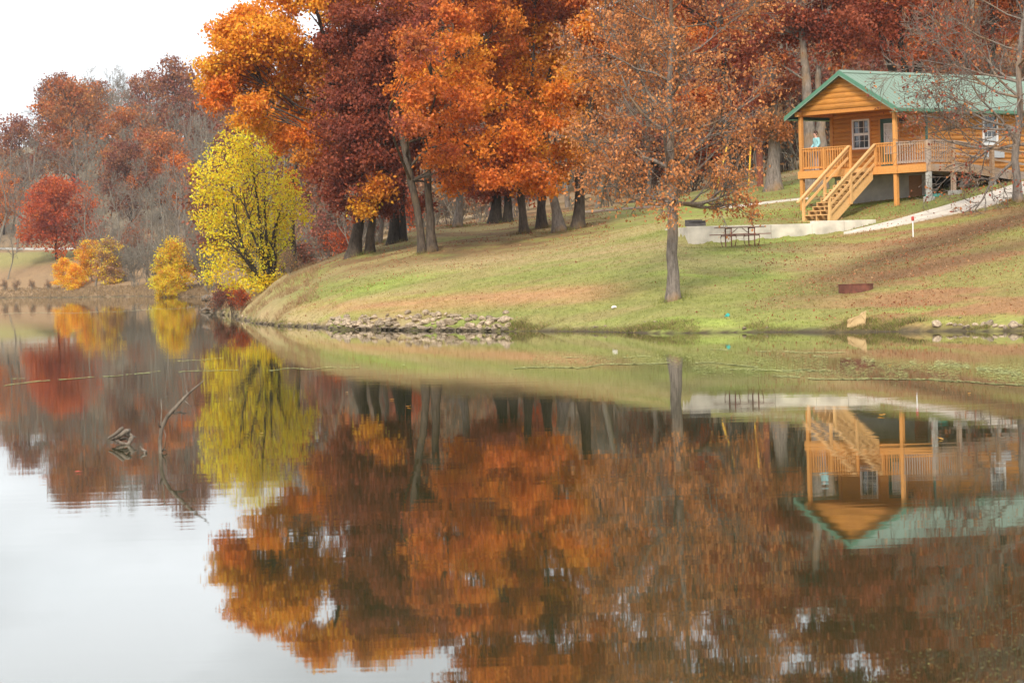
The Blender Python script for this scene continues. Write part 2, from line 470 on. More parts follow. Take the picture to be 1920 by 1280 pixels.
def mat_glass(name, c=(.05, .06, .07), rough=.04):
    m, n, l, b = mat_new(name)
    nz = n.new('ShaderNodeTexNoise'); nz.inputs['Scale'].default_value = 2.5
    tc = n.new('ShaderNodeTexCoord'); l.new(tc.outputs['Object'], nz.inputs['Vector'])
    rp = n.new('ShaderNodeValToRGB'); rp.color_ramp.elements[0].color = tuple(x * .6 for x in c) + (1,); rp.color_ramp.elements[1].color = tuple(x * 1.4 for x in c) + (1,)
    l.new(nz.outputs['Fac'], rp.inputs[0]); l.new(rp.outputs[0], b.inputs['Base Color'])
    b.inputs['Roughness'].default_value = rough; b.inputs['Specular IOR Level'].default_value = .8
    return m

M = dict(
    cedar=mat_wood('cedar_siding', (.66, .285, .058), dark=.66, scale=(1.2, 1.2, 14), wear=.22, wearcol=(.30, .13, .04)),
    cedar_post=mat_wood('cedar_timber', (.64, .30, .085), dark=.84, scale=(5, 5, 5), vary=.15),
    beam=mat_wood('cedar_beam', (.56, .235, .055), dark=.8, scale=(5, 5, 5)),
    newwood=mat_wood('new_stair_timber', (.70, .43, .185), dark=.86, vary=.12, scale=(5, 5, 5)),
    oldwood=mat_wood('weathered_timber', (.52, .34, .21), dark=.7, scale=(5, 5, 5), wear=.75, wearcol=(.36, .31, .28)),
    roof=mat_flat('green_metal_roof', (.178, .245, .186), rough=.66, nscale=.8, amp=.07, spec=.4, bump=0),
    trimgreen=mat_flat('green_metal_trim', (.085, .21, .135), rough=.45, amp=.12, bump=0),
    darkgreen=mat_flat('dark_green_paint', (.035, .10, .075), rough=.5, amp=.15, bump=0),
    white=mat_flat('white_frame', (.78, .78, .76), rough=.5, amp=.06, bump=0),
    glass=mat_glass('window_glass'),
    curtain=mat_flat('pale_curtain', (.60, .60, .58), rough=.9, nscale=30, amp=.2, bump=0),
    concrete=mat_flat('pale_concrete', (.60, .54, .45), rough=.9, nscale=1.6, amp=.36),
    track=mat_flat('leafy_track', (.32, .22, .145), rough=.95, nscale=3, amp=.35),
    path=mat_flat('concrete_path', (.58, .50, .41), rough=.9, nscale=1.5, amp=.26),
    found=mat_flat('foundation_concrete', (.42, .40, .36), rough=.9, nscale=2, amp=.25),
    plywood=mat_wood('plywood_hatch', (.32, .16, .07)),
    rust=mat_flat('rusted_steel', (.16, .055, .035), rough=.85, nscale=5, amp=.45),
    redmetal=mat_flat('red_brown_metal', (.22, .075, .055), rough=.6, nscale=6, amp=.3, bump=0),
    tabletop=mat_wood('brown_table_boards', (.20, .11, .08), dark=.6, wear=.6),
    grill=mat_flat('sooty_iron', (.075, .065, .058), rough=.75, amp=.4),
    lampblack=mat_flat('black_metal', (.02, .02, .02), rough=.5, bump=0),
    grey=mat_flat('grey_enamel', (.45, .47, .48), rough=.5, amp=.1, bump=0),
    teal=mat_flat('teal_plastic', (.03, .36, .30), rough=.45, amp=.1, bump=0),
    yellowp=mat_flat('yellow_plastic', (.80, .45, .03), rough=.5, amp=.1, bump=0),
    redcap=mat_flat('red_cap', (.45, .05, .03), rough=.5, amp=.1, bump=0),
    pole=mat_wood('utility_pole_wood', (.30, .10, .06), dark=.55, scale=(8, 8, 1)),
    wire=mat_flat('grey_wire', (.2, .2, .2), rough=.5, bump=0),
    bark=mat_bark('oak_bark', (.125, .095, .07), (.045, .034, .026), lichen=(.15, .10, .05)),
    bark_grey=mat_bark('grey_bark', (.27, .225, .19), (.11, .09, .075), lichen=(.30, .17, .07)),
    bark_pale=mat_bark('pale_far_bark', (.26, .225, .175), (.14, .12, .095)),
    bark_dark=mat_bark('dark_bark', (.07, .055, .042), (.03, .024, .02)),
    leaf=mat_leaf('autumn_leaves'),
    leaf_y=mat_leaf('yellow_leaves', trans=.45),
    ground=mat_tint('ground_cover', nscale=5, amp=.30),
    grassm=mat_leaf('grass_blades', trans=.3, objvar=0, gloss=.1),
    litter=mat_leaf('fallen_leaf_litter', trans=.1, objvar=0, gloss=.1),
    algae=mat_tint('algae_film', nscale=9, amp=.3, bump=0),
    water=mat_water(),
    rock=mat_rock('limestone', (.52, .40, .275), (.23, .17, .115)),
    rock_white=mat_rock('white_stone', (.78, .74, .68), (.55, .50, .44)),
    rock_tan=mat_rock('tan_boulder', (.66, .46, .23), (.46, .30, .14)),
    driftwood=mat_bark('driftwood_grey', (.26, .21, .16), (.08, .06, .045)),
    skin=mat_flat('skin', (.55, .30, .22), rough=.6, amp=.05, bump=0),
    shirt=mat_flat('pale_teal_shirt', (.27, .52, .55), rough=.85, nscale=12, amp=.12),
    trousers=mat_flat('light_trousers', (.48, .40, .42), rough=.9, nscale=12, amp=.12),
    hair=mat_flat('brown_hair', (.06, .03, .02), rough=.7, nscale=25, amp=.4),
    shoe=mat_flat('pale_shoes', (.5, .5, .5), rough=.7, bump=0),
)

# ------------------------------------------------------------------ terrain
def ground_tint(x, y, z):
    c = 960 + F * x / y
    py = 640 - ((z - HC) / y * F) - 139 + .0 - .028 * (c - 960)      # rough height in the photo, to find a patch's place on the slope
    # contour direction of the bank: along-shore coordinate
    a = x * .78 - y * .62; b = x * .62 + y * .78
    n1 = fbm(a / 9, b / 2.2, 31); n2 = fbm(a / 3.2, b / .9, 37); n3 = fbm(a / .7, b / .5, 41, 2); n4 = fbm(x / 14, y / 5, 45)
    green = np.array([.215, .220, .062]); bright = np.array([.250, .295, .064]); olive = np.array([.250, .205, .080])
    tan = np.array([.40, .29, .145]); rust = np.array([.285, .155, .072]); brown = np.array([.150, .085, .042]); straw = np.array([.37, .265, .135])
    col = np.empty((len(x), 3)); col[:] = green
    def mixin(k, t):
        nonlocal col
        t = np.clip(t, 0, 1)[:, None]; col = col * (1 - t) + k * t
    mixin(bright, sstep(.45, .75, n1))
    mixin(olive, sstep(.45, .7, n2) * .8)
    mixin(tan, sstep(.50, .72, n4) * .55)
    # long dry strip between the mown bands
    strip = np.exp(-((py - (592 - .075 * (c - 500) + .00002 * (c - 800) ** 2)) / 17.0) ** 2) * sstep(470, 560, c) * (1 - sstep(1080, 1260, c))
    mixin(np.array([.40, .215, .105]), strip * (.55 + .6 * n2))
    strip2 = np.exp(-((py - (500 - .085 * (c - 800))) / 14.0) ** 2) * sstep(560, 700, c) * (1 - sstep(1260, 1340, c))
    mixin(straw, strip2 * (.2 + .7 * n2))
    # bank edge turf
    mixin(bright, sstep(.9, .35, z) * sstep(.10, .3, z) * sstep(.42, .6, n1) * .8)
    mixin(straw, sstep(1.0, .3, z) * sstep(900, 700, c) * sstep(.35, .6, n2) * .8)
    # leaf litter on the right hand slope, with tree shadow bands painted across
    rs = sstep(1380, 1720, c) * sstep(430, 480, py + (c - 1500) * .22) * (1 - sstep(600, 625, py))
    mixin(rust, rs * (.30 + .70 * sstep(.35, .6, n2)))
    mixin(brown * .8, rs * np.exp(-((py - (520 - .30 * (c - 1550))) / 22.0) ** 2) * (.65 + .6 * n3))  # broad dark shadow band put into the ground colour
    mixin(brown * .8, rs * np.exp(-((py - (560 - .24 * (c - 1500))) / 13.0) ** 2) * (.4 + .6 * n3))  # narrower painted shadow band lower down the slope
    # litter beneath the oak grove
    gv = sstep(540, 620, c) * (1 - sstep(1100, 1180, c)) * sstep(116, 122, y + (c - 800) * .012) * (1 - sstep(180, 200, y))
    mixin(np.array([.20, .125, .055]), gv * (.35 + .65 * sstep(.4, .62, n2)))
    # dry point by the yellow tree
    mixin(straw, (1 - sstep(500, 590, c)) * sstep(400, 410, c) * (1 - sstep(160, 190, y)) * (.4 + .5 * n2))
    # behind the crest: forest floor
    wood = np.maximum(sstep(152, 166, y) * sstep(500, 600, c), sstep(118, 160, y + (c < 1200) * 40 - 12 * (c > 1450)) * sstep(1300, 1500, c) * sstep(130, 146, y))
    mixin(np.array([.235, .135, .075]), wood * (.6 + .4 * n1))
    mixin(np.array([.36, .26, .16]), wood * sstep(.5, .7, n4) * .8)
    # far left shore: reddish meadow then wooded hill
    fl = (1 - sstep(480, 540, c)) * sstep(240, 270, y)
    mixin(np.array([.265, .170, .090]), fl)
    mixin(np.array([.26, .24, .085]), fl * sstep(386, 394, y) * (1 - sstep(401, 404, y)) * .8)
    mixin(np.array([.195, .155, .105]), fl * sstep(408, 440, y))
    # mud at the waterline
    mixin(np.array([.070, .052, .032]), sstep(.05 + .26 * vnoise(x / .9, y / .9, 63), .02, z))
    return col * (.86 + .28 * n3)[:, None]

cs = np.concatenate([np.linspace(-4200, -150, 40), np.arange(-140, 2060, 8), np.linspace(2080, 6200, 40)])
ds = np.concatenate([np.linspace(62, 70, 4), np.arange(70.5, 118, .32), np.arange(118, 160, .5), np.arange(161, 300, 2), np.arange(303, 420, 2.2), np.arange(425, 640, 6), np.geomspace(650, 2600, 30)])
cg, dg_ = np.meshgrid(cs, ds)
gx = np.clip(((cg - 960) / F * dg_).ravel(), -705, 705); gy = dg_.ravel()
gzv = ground_z(gx, gy)
nr, ncol = cg.shape
ii, jj = np.meshgrid(np.arange(nr - 1), np.arange(ncol - 1), indexing='ij')
GQ = np.stack([ii * ncol + jj, ii * ncol + jj + 1, (ii + 1) * ncol + jj + 1, (ii + 1) * ncol + jj], -1).reshape(-1, 4)
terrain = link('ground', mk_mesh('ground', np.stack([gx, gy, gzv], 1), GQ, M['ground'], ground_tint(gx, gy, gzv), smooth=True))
tag(terrain, 'grassy lawn bank sloping up from the lake, with wooded hills beyond', 'ground', kind='structure')

lake = MB().add([(-400, -12, 0), (400, -12, 0), (400, 460, 0), (-400, 460, 0)], [(0, 1, 2, 3)]).build('lake', M['water'])
tag(lake, 'still brown lake mirroring the autumn trees', 'lake', kind='structure')
lakebed = MB().add([(-420, -14, -1.6), (420, -14, -1.6), (420, 470, -1.6), (-420, 470, -1.6)], [(0, 1, 2, 3)]).build('lakebed', M['rock'])
tag(lakebed, 'muddy bed of the lake beneath the water', 'lakebed', kind='structure')

# ------------------------------------------------------------------ log cabin
CAB = np.array([16.30, 112.0, 4.30])
CROT = -math.radians(49)
cabin = empty('log_cabin', CAB, CROT)
tag(cabin, 'orange log cabin on posts with green metal roof, porch, stairs and ramp', 'cabin')
Z0 = CAB[2]
_ca, _sa = math.cos(CROT), math.sin(CROT)
def cab_world(x, y, z):
    return np.array([CAB[0] + _ca * x - _sa * y, CAB[1] + _sa * x + _ca * y, z])
def cab_ground(x, y):
    w = cab_world(x, y, 0); return gz(w[0], w[1]) - Z0
def zl(z): return z - Z0
DECK = zl(6.05)
XL, XR, YW, YB = -5.33, 0.0, 2.0, 11.2       # porch posts, front wall, back wall
RIDGE_X = (XL + XR) / 2
PITCHR = .55
RIDGE_Z = zl(10.19)
def roof_z(x): return RIDGE_Z - PITCHR * abs(x - RIDGE_X)

LOGH = .195
def log_board(name, p, d, n, length, parent, mat, h=LOGH, cut=None):
    """One half-round log course: starts at p, runs along d, bulges along n."""
    prof = [(0, .005), (.018, .05), (.045, .36), (.045, .64), (.018, .95), (0, .995)]
    p = np.array(p, float); d = np.array(d, float); n = np.array(n, float); up = np.array([0, 0, 1.0])
    s0, s1 = (0, length), (0, length)
    V = []
    for o, f in prof:
        a0, a1 = (0, length) if cut is None else (cut(f, 0), length - cut(f, 1))
        V.append(p + d * a0 + n * o + up * f * h); V.append(p + d * a1 + n * o + up * f * h)
    Q = [(2 * i, 2 * i + 1, 2 * i + 3, 2 * i + 2) for i in range(len(prof) - 1)]
    T = [(2 * i, 2 * i + 2, 0) for i in range(1, len(prof) - 1)] + [(2 * i + 1, 1, 2 * i + 3) for i in range(1, len(prof) - 1)]
    return link(name, mk_mesh(name, V, Q, mat, T=T), parent)

def wall_core(parent_name, boxes, mat):
    m = MB()
    for b in boxes: m.box(*b)
    return m.build(parent_name, mat, cabin)

def courses(wall, p0, d, n, length, z0, z1, openings):
    """Log courses between z0 and z1, broken at openings (s0, s1, za, zb)."""
    z = z0
    while z < z1 - .05:
        h = min(LOGH, z1 - z)
        segs = [(0, length)]
        for s0, s1, za, zb in openings:
            if z + h > za + .04 and z < zb - .04:
                segs = [t for a, b in segs for t in ((a, min(b, s0)), (max(a, s1), b)) if t[1] - t[0] > .05]
        for a, b in segs:
            log_board('siding_board', np.array(p0) + np.array(d) * a + np.array([0, 0, z]), d, n, b - a, wall, M['cedar'], h)
        z += h

WT = zl(8.62)
WB = zl(5.78)
# front wall: window, door
win_f = (-4.12, -3.114, zl(6.93), zl(8.23))
door_f = (-2.50, -1.50, DECK, zl(8.17))
def with_holes(x0, x1, z0, z1, holes, y0, y1):
    bx = []; cur = x0
    for (a, b, za, zb) in sorted(holes):
        bx.append((cur, a, y0, y1, z0, z1))
        if za > z0 + .01: bx.append((a, b, y0, y1, z0, za))
        if zb < z1 - .01: bx.append((a, b, y0, y1, zb, z1))
        cur = b
    bx.append((cur, x1, y0, y1, z0, z1))
    return bx
front = wall_core('front_wall', with_holes(XL, XR, WB, WT, [win_f, door_f], YW, YW + .14), M['cedar'])
front['label'] = 'shaded cedar log wall behind the porch'
courses(front, (XL, YW, 0), (1, 0, 0), (0, -1, 0), XR - XL, WB, WT, [(a - XL - .09, b - XL + .09, za - .09, zb + .09) for a, b, za, zb in (win_f, door_f)])
# side wall (faces the ramp)
sy0, sy1 = 5.72, 6.74
win_s = (sy0, sy1, zl(6.95), zl(8.27))
side = MB()
for (a, b, _, __, z0, z1) in with_holes(YW + .14, YB, WB, zl(8.50), [win_s], 0, 0):
    side.box(XR - .14, XR, a, b, z0, z1)
side = side.build('side_wall', M['cedar'], cabin)
side['label'] = 'sunlit log wall along the ramp'
courses(side, (XR, YW, 0), (0, 1, 0), (1, 0, 0), YB - YW, WB, zl(8.50), [(sy0 - YW - .09, sy1 - YW + .09, win_s[2] - .09, win_s[3] + .09)])
far_side = MB().box(XL, XL + .14, YW + .14, YB, WB, zl(8.50)).build('far_side_wall', M['cedar'], cabin)
courses(far_side, (XL, YB, 0), (0, -1, 0), (-1, 0, 0), YB - YW, WB, zl(8.50), [])
back = MB().box(XL, XR, YB, YB + .14, WB, WT).build('back_wall', M['cedar'], cabin)
MB().box(XL + .15, XR - .15, YW + .15, YB - .01, zl(5.95), zl(6.02)).build('floor', M['beam'], cabin)
# corner boards
for x, y in ((XR, YW), (XL, YW)):
    s = 1 if x == XR else -1
    MB().box(min(x, x + s * .07), max(x, x + s * .07), y - .07, y + .10, WB - .02, zl(8.5)).box(min(x, x - s * .10), max(x, x - s * .10), y - .07, y - .002, WB - .02, zl(8.5)).build('corner_board', M['beam'], cabin)

def window(x_fn, w, z0, z1, name='window'):
    """Double-hung 6-over-6 window; x_fn(s, depth) -> local xy, s across, depth outwards."""
    def bx(s0, s1, d0, d1, za, zb):
        p = [x_fn(s0, d0), x_fn(s1, d1)]
        xs = sorted((p[0][0], p[1][0])); ys = sorted((p[0][1], p[1][1]))
        return xs[0], xs[1], ys[0], ys[1], za, zb
    fw = .075
    fr = MB()
    fr.box(*bx(0, fw, -.08, .075, z0, z1)).box(*bx(w - fw, w, -.08, .075, z0, z1))
    fr.box(*bx(fw, w - fw, -.08, .075, z0, z0 + fw)).box(*bx(fw, w - fw, -.08, .075, z1 - fw, z1))
    f = fr.build(name, M['white'], cabin, bevel=.006)
    zm = (z0 + z1) / 2
    for k, (za, zb, dep) in enumerate(((z0 + fw, zm, .0), (zm, z1 - fw, .02))):
        MB().box(*bx(fw, w - fw, dep - .02, dep - .012, za, zb)).build('pane', M['glass'], f)
        g = MB()
        g.box(*bx(fw, w - fw, dep - .012, dep + .03, zb - .055, zb)) if k == 0 else g.box(*bx(fw, w - fw, dep - .012, dep + .03, za, za + .05))
        iw = (w - 2 * fw)
        for i in (1, 2): g.box(*bx(fw + iw * i / 3 - .009, fw + iw * i / 3 + .009, dep - .012, dep + .008, za, zb))
        mz = (za + zb) / 2; g.box(*bx(fw, w - fw, dep - .0115, dep + .0075, mz - .009, mz + .009))
        g.build('sash', M['white'], f)
    c = MB()
    return f, bx, fw, zm
fwin, bx, fw, zm = window(lambda s, d: (win_f[0] + s, YW - d), win_f[1] - win_f[0], win_f[2], win_f[3])
# pale curtain drawn over the upper right of the front window, close behind the glass
MB().box(*bx(.50, .93, -.005, -.003, zm + .22, win_f[3] - .08)).build('curtain', M['curtain'], fwin)
MB().box(*bx(.12, .30, -.005, -.003, zm + .30, win_f[3] - .08)).build('curtain', M['curtain'], fwin)
swin, bxs, _, zms = window(lambda s, d: (XR + d, sy0 + s), sy1 - sy0, win_s[2], win_s[3])
MB().box(*bxs(.08, .93, -.005, -.003, zms + .02, win_s[3] - .08)).build('curtain', M['curtain'], swin)
MB().box(*bxs(.08, .93, -.005, -.003, win_s[2] + .08, zms - .28)).build('curtain', M['grey'], swin)

# wide trim beside openings
for (a, b, za, zb) in (win_f,):
    MB().box(a - .09, a - .004, YW - .055, YW - .002, za - .09, zb + .09).box(b + .004, b + .09, YW - .055, YW - .002, za - .09, zb + .09) \
        .box(a - .004, b + .004, YW - .055, YW - .002, zb + .004, zb + .09).box(a - .004, b + .004, YW - .055, YW - .002, za - .09, za - .004).build('window_trim', M['beam'], cabin)
# door
dr = MB()
a, b, za, zb = door_f
dr.box(a + .07, a + .19, YW - .02, YW + .05, za + .03, zb - .07).box(b - .19, b - .07, YW - .02, YW + .05, za + .03, zb - .07)
dr.box(a + .19, b - .19, YW - .02, YW + .05, zb - .22, zb - .07).box(a + .19, b - .19, YW - .02, YW + .05, za + .03, za + .62)
door = dr.build('door', M['darkgreen'], cabin)
MB().box(a + .19, b - .19, YW + .01, YW + .02, za + .62, zb - .22).build('pane', M['curtain'], door)
g = MB()
for i in range(1, 3): g.box(a + .19 + .62 * i / 3 - .008, a + .19 + .62 * i / 3 + .008, YW - .012, YW + .008, za + .64, zb - .24)
for i in range(1, 5): g.box(a + .21, b - .21, YW - .011, YW + .007, za + .62 + 1.28 * i / 5 - .008, za + .62 + 1.28 * i / 5 + .008)
g.box(a + .17, a + .215, YW - .03, YW - .02, za + .6, zb - .2).box(b - .215, b - .17, YW - .03, YW - .02, za + .6, zb - .2).box(a + .215, b - .215, YW - .03, YW - .02, zb - .245, zb - .2).box(a + .215, b - .215, YW - .03, YW - .02, za + .6, za + .645)
g.build('door_grille', M['white'], door)
MB().tube([(b - .13, YW - .02, za + 1.0), (b - .13, YW - .08, za + 1.0)], [.03, .035], 8).build('handle', M['lampblack'], door)
MB().box(a, a + .07, YW - .06, YW + .05, za, zb).box(b - .07, b, YW - .06, YW + .05, za, zb).box(a + .07, b - .07, YW - .06, YW + .05, zb - .07, zb).build('door_frame', M['darkgreen'], cabin)
MB().box(a - .09, a - .004, YW - .065, YW - .002, za, zb + .09).box(b + .004, b + .09, YW - .065, YW - .002, za, zb + .09).box(a - .004, b + .004, YW - .065, YW - .002, zb + .004, zb + .09).build('door_trim', M['beam'], cabin)
# lantern
lt = MB(); lz = zl(8.02)
lt.box(-1.20, -1.12, YW - .10, YW - .05, lz - .12, lz + .12).bar((-1.16, YW - .08, lz + .08), (-1.16, YW - .22, lz + .10), .02, .02)
lt.box(-1.235, -1.085, YW - .30, YW - .15, lz - .06, lz + .08)
lt.prism([(-1.255, YW - .32, lz + .08), (-1.065, YW - .32, lz + .08), (-1.16, YW - .225, lz + .17)], (0, .19, 0))
lt.box(-1.20, -1.12, YW - .27, YW - .19, lz - .10, lz - .06)
lt.build('porch_lamp', M['lampblack'], cabin)

# roof
OV, YF, YE = .52, -.42, YB + .5
ex_l, ex_r = XL - OV, XR + OV
def roof_slab(x0, x1, name):
    th = .05
    P = [(x0, YF, roof_z(x0)), (x1, YF, roof_z(x1)), (x1, YF, roof_z(x1) - th), (x0, YF, roof_z(x0) - th)]
    if x0 > x1: P = P[::-1]
    m = MB().prism([P[3], P[2], P[1], P[0]], (0, YE - YF, 0))
    r = m.build(name, M['roof'], cabin)
    # ribs of the sheet metal, and joints between sheets
    k = 0; y = YF + .10
    while y < YE:
        d = np.array([x1 - x0, 0, roof_z(x1) - roof_z(x0)]); d /= np.linalg.norm(d)
        up = np.cross(d, (0, 1, 0)); up = up if up[2] > 0 else -up
        p = np.array([x0, y, roof_z(x0)]) + up * .005; q = np.array([x1, y, roof_z(x1)]) + up * .005
        MB().bar(p, q, .03, .006, up).build('roof_rib', M['roof'], r)
        y += .305
    return r
roof = roof_slab(RIDGE_X, ex_r, 'roof'); roof_l = roof_slab(RIDGE_X, ex_l, 'roof')
rc = MB().prism([(RIDGE_X - .2, YF - .01, roof_z(RIDGE_X - .2) + .02), (RIDGE_X, YF - .01, RIDGE_Z + .02), (RIDGE_X + .2, YF - .01, roof_z(RIDGE_X + .2) + .02), (RIDGE_X + .2, YF - .01, roof_z(RIDGE_X + .2) + .045), (RIDGE_X, YF - .01, RIDGE_Z + .05), (RIDGE_X - .2, YF - .01, roof_z(RIDGE_X - .2) + .045)][::-1], (0, YE - YF + .02, 0))
rc.build('ridge_cap', M['roof'], cabin)
fa = MB()
for s, xe in ((1, ex_r), (-1, ex_l)):
    P = [(RIDGE_X, YF - .03, RIDGE_Z + .015), (xe + s * .03, YF - .03, roof_z(xe) + .0), (xe + s * .03, YF - .03, roof_z(xe) - .20), (RIDGE_X, YF - .03, RIDGE_Z - .185)]
    fa.prism(P if s > 0 else P[::-1], (0, .03, 0))
fo = fa.build('rake_fascia', M['trimgreen'], cabin)
fa = MB()
for s, xe in ((1, ex_r), (-1, ex_l)):
    P = [(RIDGE_X, YF - .045, RIDGE_Z - .155), (xe + s * .02, YF - .045, roof_z(xe) - .17), (xe + s * .02, YF - .045, roof_z(xe) - .215), (RIDGE_X, YF - .045, RIDGE_Z - .20)]
    fa.prism(P if s > 0 else P[::-1], (0, .012, 0))
fa.build('rake_trim', M['roof'], cabin)
# gutter along the eave, soffits
for s, xe in ((1, ex_r), (-1, ex_l)):
    z = roof_z(xe)
    x0, x1 = sorted((xe + s * .005, xe + s * .11))
    MB().box(x0, x1, YF + .02, YE, z - .15, z - .03).build('gutter', M['trimgreen'], cabin)
    x0, x1 = sorted((xe, (XR if s > 0 else XL) + s * .05))
    MB().box(x0, x1, YF + .02, YE, z - .17, z - .155).build('soffit', M['trimgreen'], cabin)
ds_ = MB().box(XR + .08, XR + .16, YW - .16, YW - .08, DECK + .1, zl(8.38))
ds_.bar((XR + .12, YW - .12, zl(8.36)), (ex_r + .05, YW - .12, roof_z(ex_r) - .12), .07, .07)
ds_.build('downspout', M['darkgreen'], cabin)
# gable board wall over the porch
gb_z = zl(8.62); z = gb_z
gable = MB().box(XL + .3, XR - .3, -.06, -.02, gb_z - .02, gb_z + .30).build('gable', M['cedar'], cabin)
under = lambda zz: (RIDGE_Z - .07 - zz) / PITCHR
k = 0
while under(z) > .12:
    h = LOGH * 1.14
    wL = min(under(z), (XR - XL) / 2 + .12)
    def cut(f, side, z=z, h=h, wL=wL): return max(0, wL - max(under(z + f * h), .02))
    log_board('siding_board', (RIDGE_X - wL, -.075, z), (1, 0, 0), (0, -1, 0), 2 * wL, gable, M['cedar'], h, cut)
    z += h
P = [(RIDGE_X - under(gb_z), -.055, gb_z), (RIDGE_X + under(gb_z), -.055, gb_z), (RIDGE_X, -.055, RIDGE_Z - .07)]
MB().prism(P, (0, .03, 0)).build('gable_backing', M['cedar'], cabin)
# porch beams
for x in (XL, XR):
    MB().box(x - .11, x + .11, -.28, YW - .06, zl(8.40), zl(8.615)).build('side_beam', M['cedar_post'], cabin, bevel=.01)
MB().box(XL + .112, XR - .112, -.05, .09, zl(8.44), zl(8.612)).build('front_beam', M['beam'], cabin)
MB().box(XL + .112, XR - .112, .10, YW - .06, zl(8.63), zl(8.65)).build('porch_ceiling', M['beam'], cabin)
# timber posts
PWD = .16
for x, y in ((XL, 0), (XR, 0)):
    g0 = cab_ground(x, y)
    MB().box(x - PWD / 2, x + PWD / 2, y - PWD / 2, y + PWD / 2, DECK, zl(8.40)).build('porch_post', M['cedar_post'], cabin, bevel=.012)
    MB().box(x - .085, x + .085, y - .08, y + .09, g0 - .3, DECK - .30).build('pier_post', M['cedar_post'], cabin, bevel=.012)
# deck
DX1 = 1.766; DY0 = -.10; LY = 1.54
for i in range(15):
    y = DY0 + i * .142
    if y < YW - .1: MB().box(XL - .1, DX1, y, y + .136, DECK - .03, DECK).build('deck_plank', M['cedar_post'], cabin)
rim = MB().box(XL - .12, DX1, DY0 - .045, DY0 - .003, DECK - .33, DECK - .02)
rim.build('deck_rim', M['cedar_post'], cabin)
MB().box(XL - .12, XL - .08, DY0, YW, DECK - .33, DECK - .035).build('deck_rim', M['cedar_post'], cabin)
MB().box(XL - .07, DX1 - .05, .9, .95, DECK - .28, DECK - .035).build('joist', M['beam'], cabin)
ramp_end = 8.6
def ramp_z(y): return DECK - max(0, y - LY) * .094
rp = MB()
P = [(DX1, DY0 - .045, DECK - .02), (DX1, LY, DECK - .02), (DX1, ramp_end, ramp_z(ramp_end) - .02), (DX1, ramp_end, ramp_z(ramp_end) - .30), (DX1, LY, DECK - .31), (DX1, DY0 - .045, DECK - .31)]
rp.prism(P, (.045, 0, 0)).build('ramp_rim', M['oldwood'], cabin)
P2 = [(.18 + 0, p[1], p[2]) for p in P]
MB().prism(P2, (.045, 0, 0)).build('ramp_rim', M['oldwood'], cabin)
y = YW
while y < ramp_end:
    za, zb = ramp_z(y), ramp_z(y + .136)
    m = MB().prism([(.15, y, za), (.15, y, za - .03), (.15, y + .136, zb - .03), (.15, y + .136, zb)], (DX1 - .15, 0, 0))
    m.build('ramp_plank', M['oldwood'], cabin); y += .142
MB().bar((DX1 + .03, LY, DECK + .03), (DX1 + .03, ramp_end, ramp_z(ramp_end) + .03), .05, .14).build('ramp_kerb', M['oldwood'], cabin)

# railings
def railing(p0, p1, mat, z0=DECK, h=.96, name='railing', balusters=True, zb=None, trim=0.0):
    p0 = np.array(p0, float); p1 = np.array(p1, float); d = p1 - p0; L = np.linalg.norm(d); d /= L
    za = z0; zb = z0 if zb is None else zb
    a = np.array([*p0, za + h]); b = np.array([*p1, zb + h])
    r = MB().bar(a, b, .14, .045).build(name, mat, cabin)
    off = np.array([0, 0, -.085]); MB().bar(a + off, b + off, .04, .09).build('rail', mat, r)
    if balusters:
        off = np.array([0, 0, -h + .12]); MB().bar(a + off, b + off, .04, .09).build('rail', mat, r)
        n = int(L / .135)
        for i in range(n):
            t = (i + .5) / n * L
            p = p0 + d * t; zz = za + (zb - za) * t / L
            nrm = np.array([d[1], -d[0]]) * .040
            MB().box(p[0] + nrm[0] - .019, p[0] + nrm[0] + .019, p[1] + nrm[1] - .019, p[1] + nrm[1] + .019, zz + .06, zz + h - .03).build('baluster', mat, r)
    else:
        for k in (.52,):
            off = np.array([0, 0, -k]); MB().bar(a + off, b + off, .04, .09).build('rail', mat, r)
    return r
def post(x, y, z0, z1, mat, w=.10, name='railing_post'):
    return MB().box(x - w / 2, x + w / 2, y - w / 2, y + w / 2, z0, z1).build(name, mat, cabin, bevel=.008)
SX0, SX1 = -2.52, -1.117
midx = -4.02
railing((XL + .08, 0), (midx - .05, 0), M['cedar_post']); railing((midx + .05, 0), (SX0 - .05, 0), M['cedar_post'])
railing((SX1 + .05, 0), (XR - .08, 0), M['cedar_post']); railing((XL, .1), (XL, YW - .1), M['cedar_post'])
r1 = railing((XR + .08, 0), (DX1 - .06, 0), M['oldwood']); r1['label'] = 'weathered grey railing at the deck corner'
r2 = railing((DX1, .06), (DX1, LY - .05), M['oldwood']); r2['label'] = 'weathered grey railing of the landing'
ra = railing((DX1, LY + .05), (DX1, 4.05), M['oldwood'], z0=ramp_z(LY), zb=ramp_z(4.05), balusters=False); ra['label'] = 'sloping weathered rails of the ramp'
rb = railing((DX1, 4.15), (DX1, ramp_end), M['oldwood'], z0=ramp_z(4.15), zb=ramp_z(ramp_end), balusters=False)
for x in (midx, SX0, SX1): post(x, 0, DECK, DECK + .95, M['cedar_post'])
post(DX1, 0, cab_ground(DX1, 0) + .05, DECK - .34, M['found'], w=.19, name='corner_pier')
post(DX1, 0, DECK - .33, DECK + .98, M['oldwood'], w=.15)
for y in (LY, 4.1, 6.6):
    post(DX1 + .03, y, cab_ground(DX1, y) - .2, ramp_z(y) + .95, M['oldwood'], w=.17, name='ramp_post')
for x, y, s in ((DX1, 0, .2), (DX1 + .1, LY, .24), (DX1 + .03, 4.1, .14)):
    gg = cab_ground(x, y); MB().box(x - s, x + s, y - s * .8, y + s * .8, gg - .3, gg + .17).build('footing', M['found'], cabin, bevel=.03)
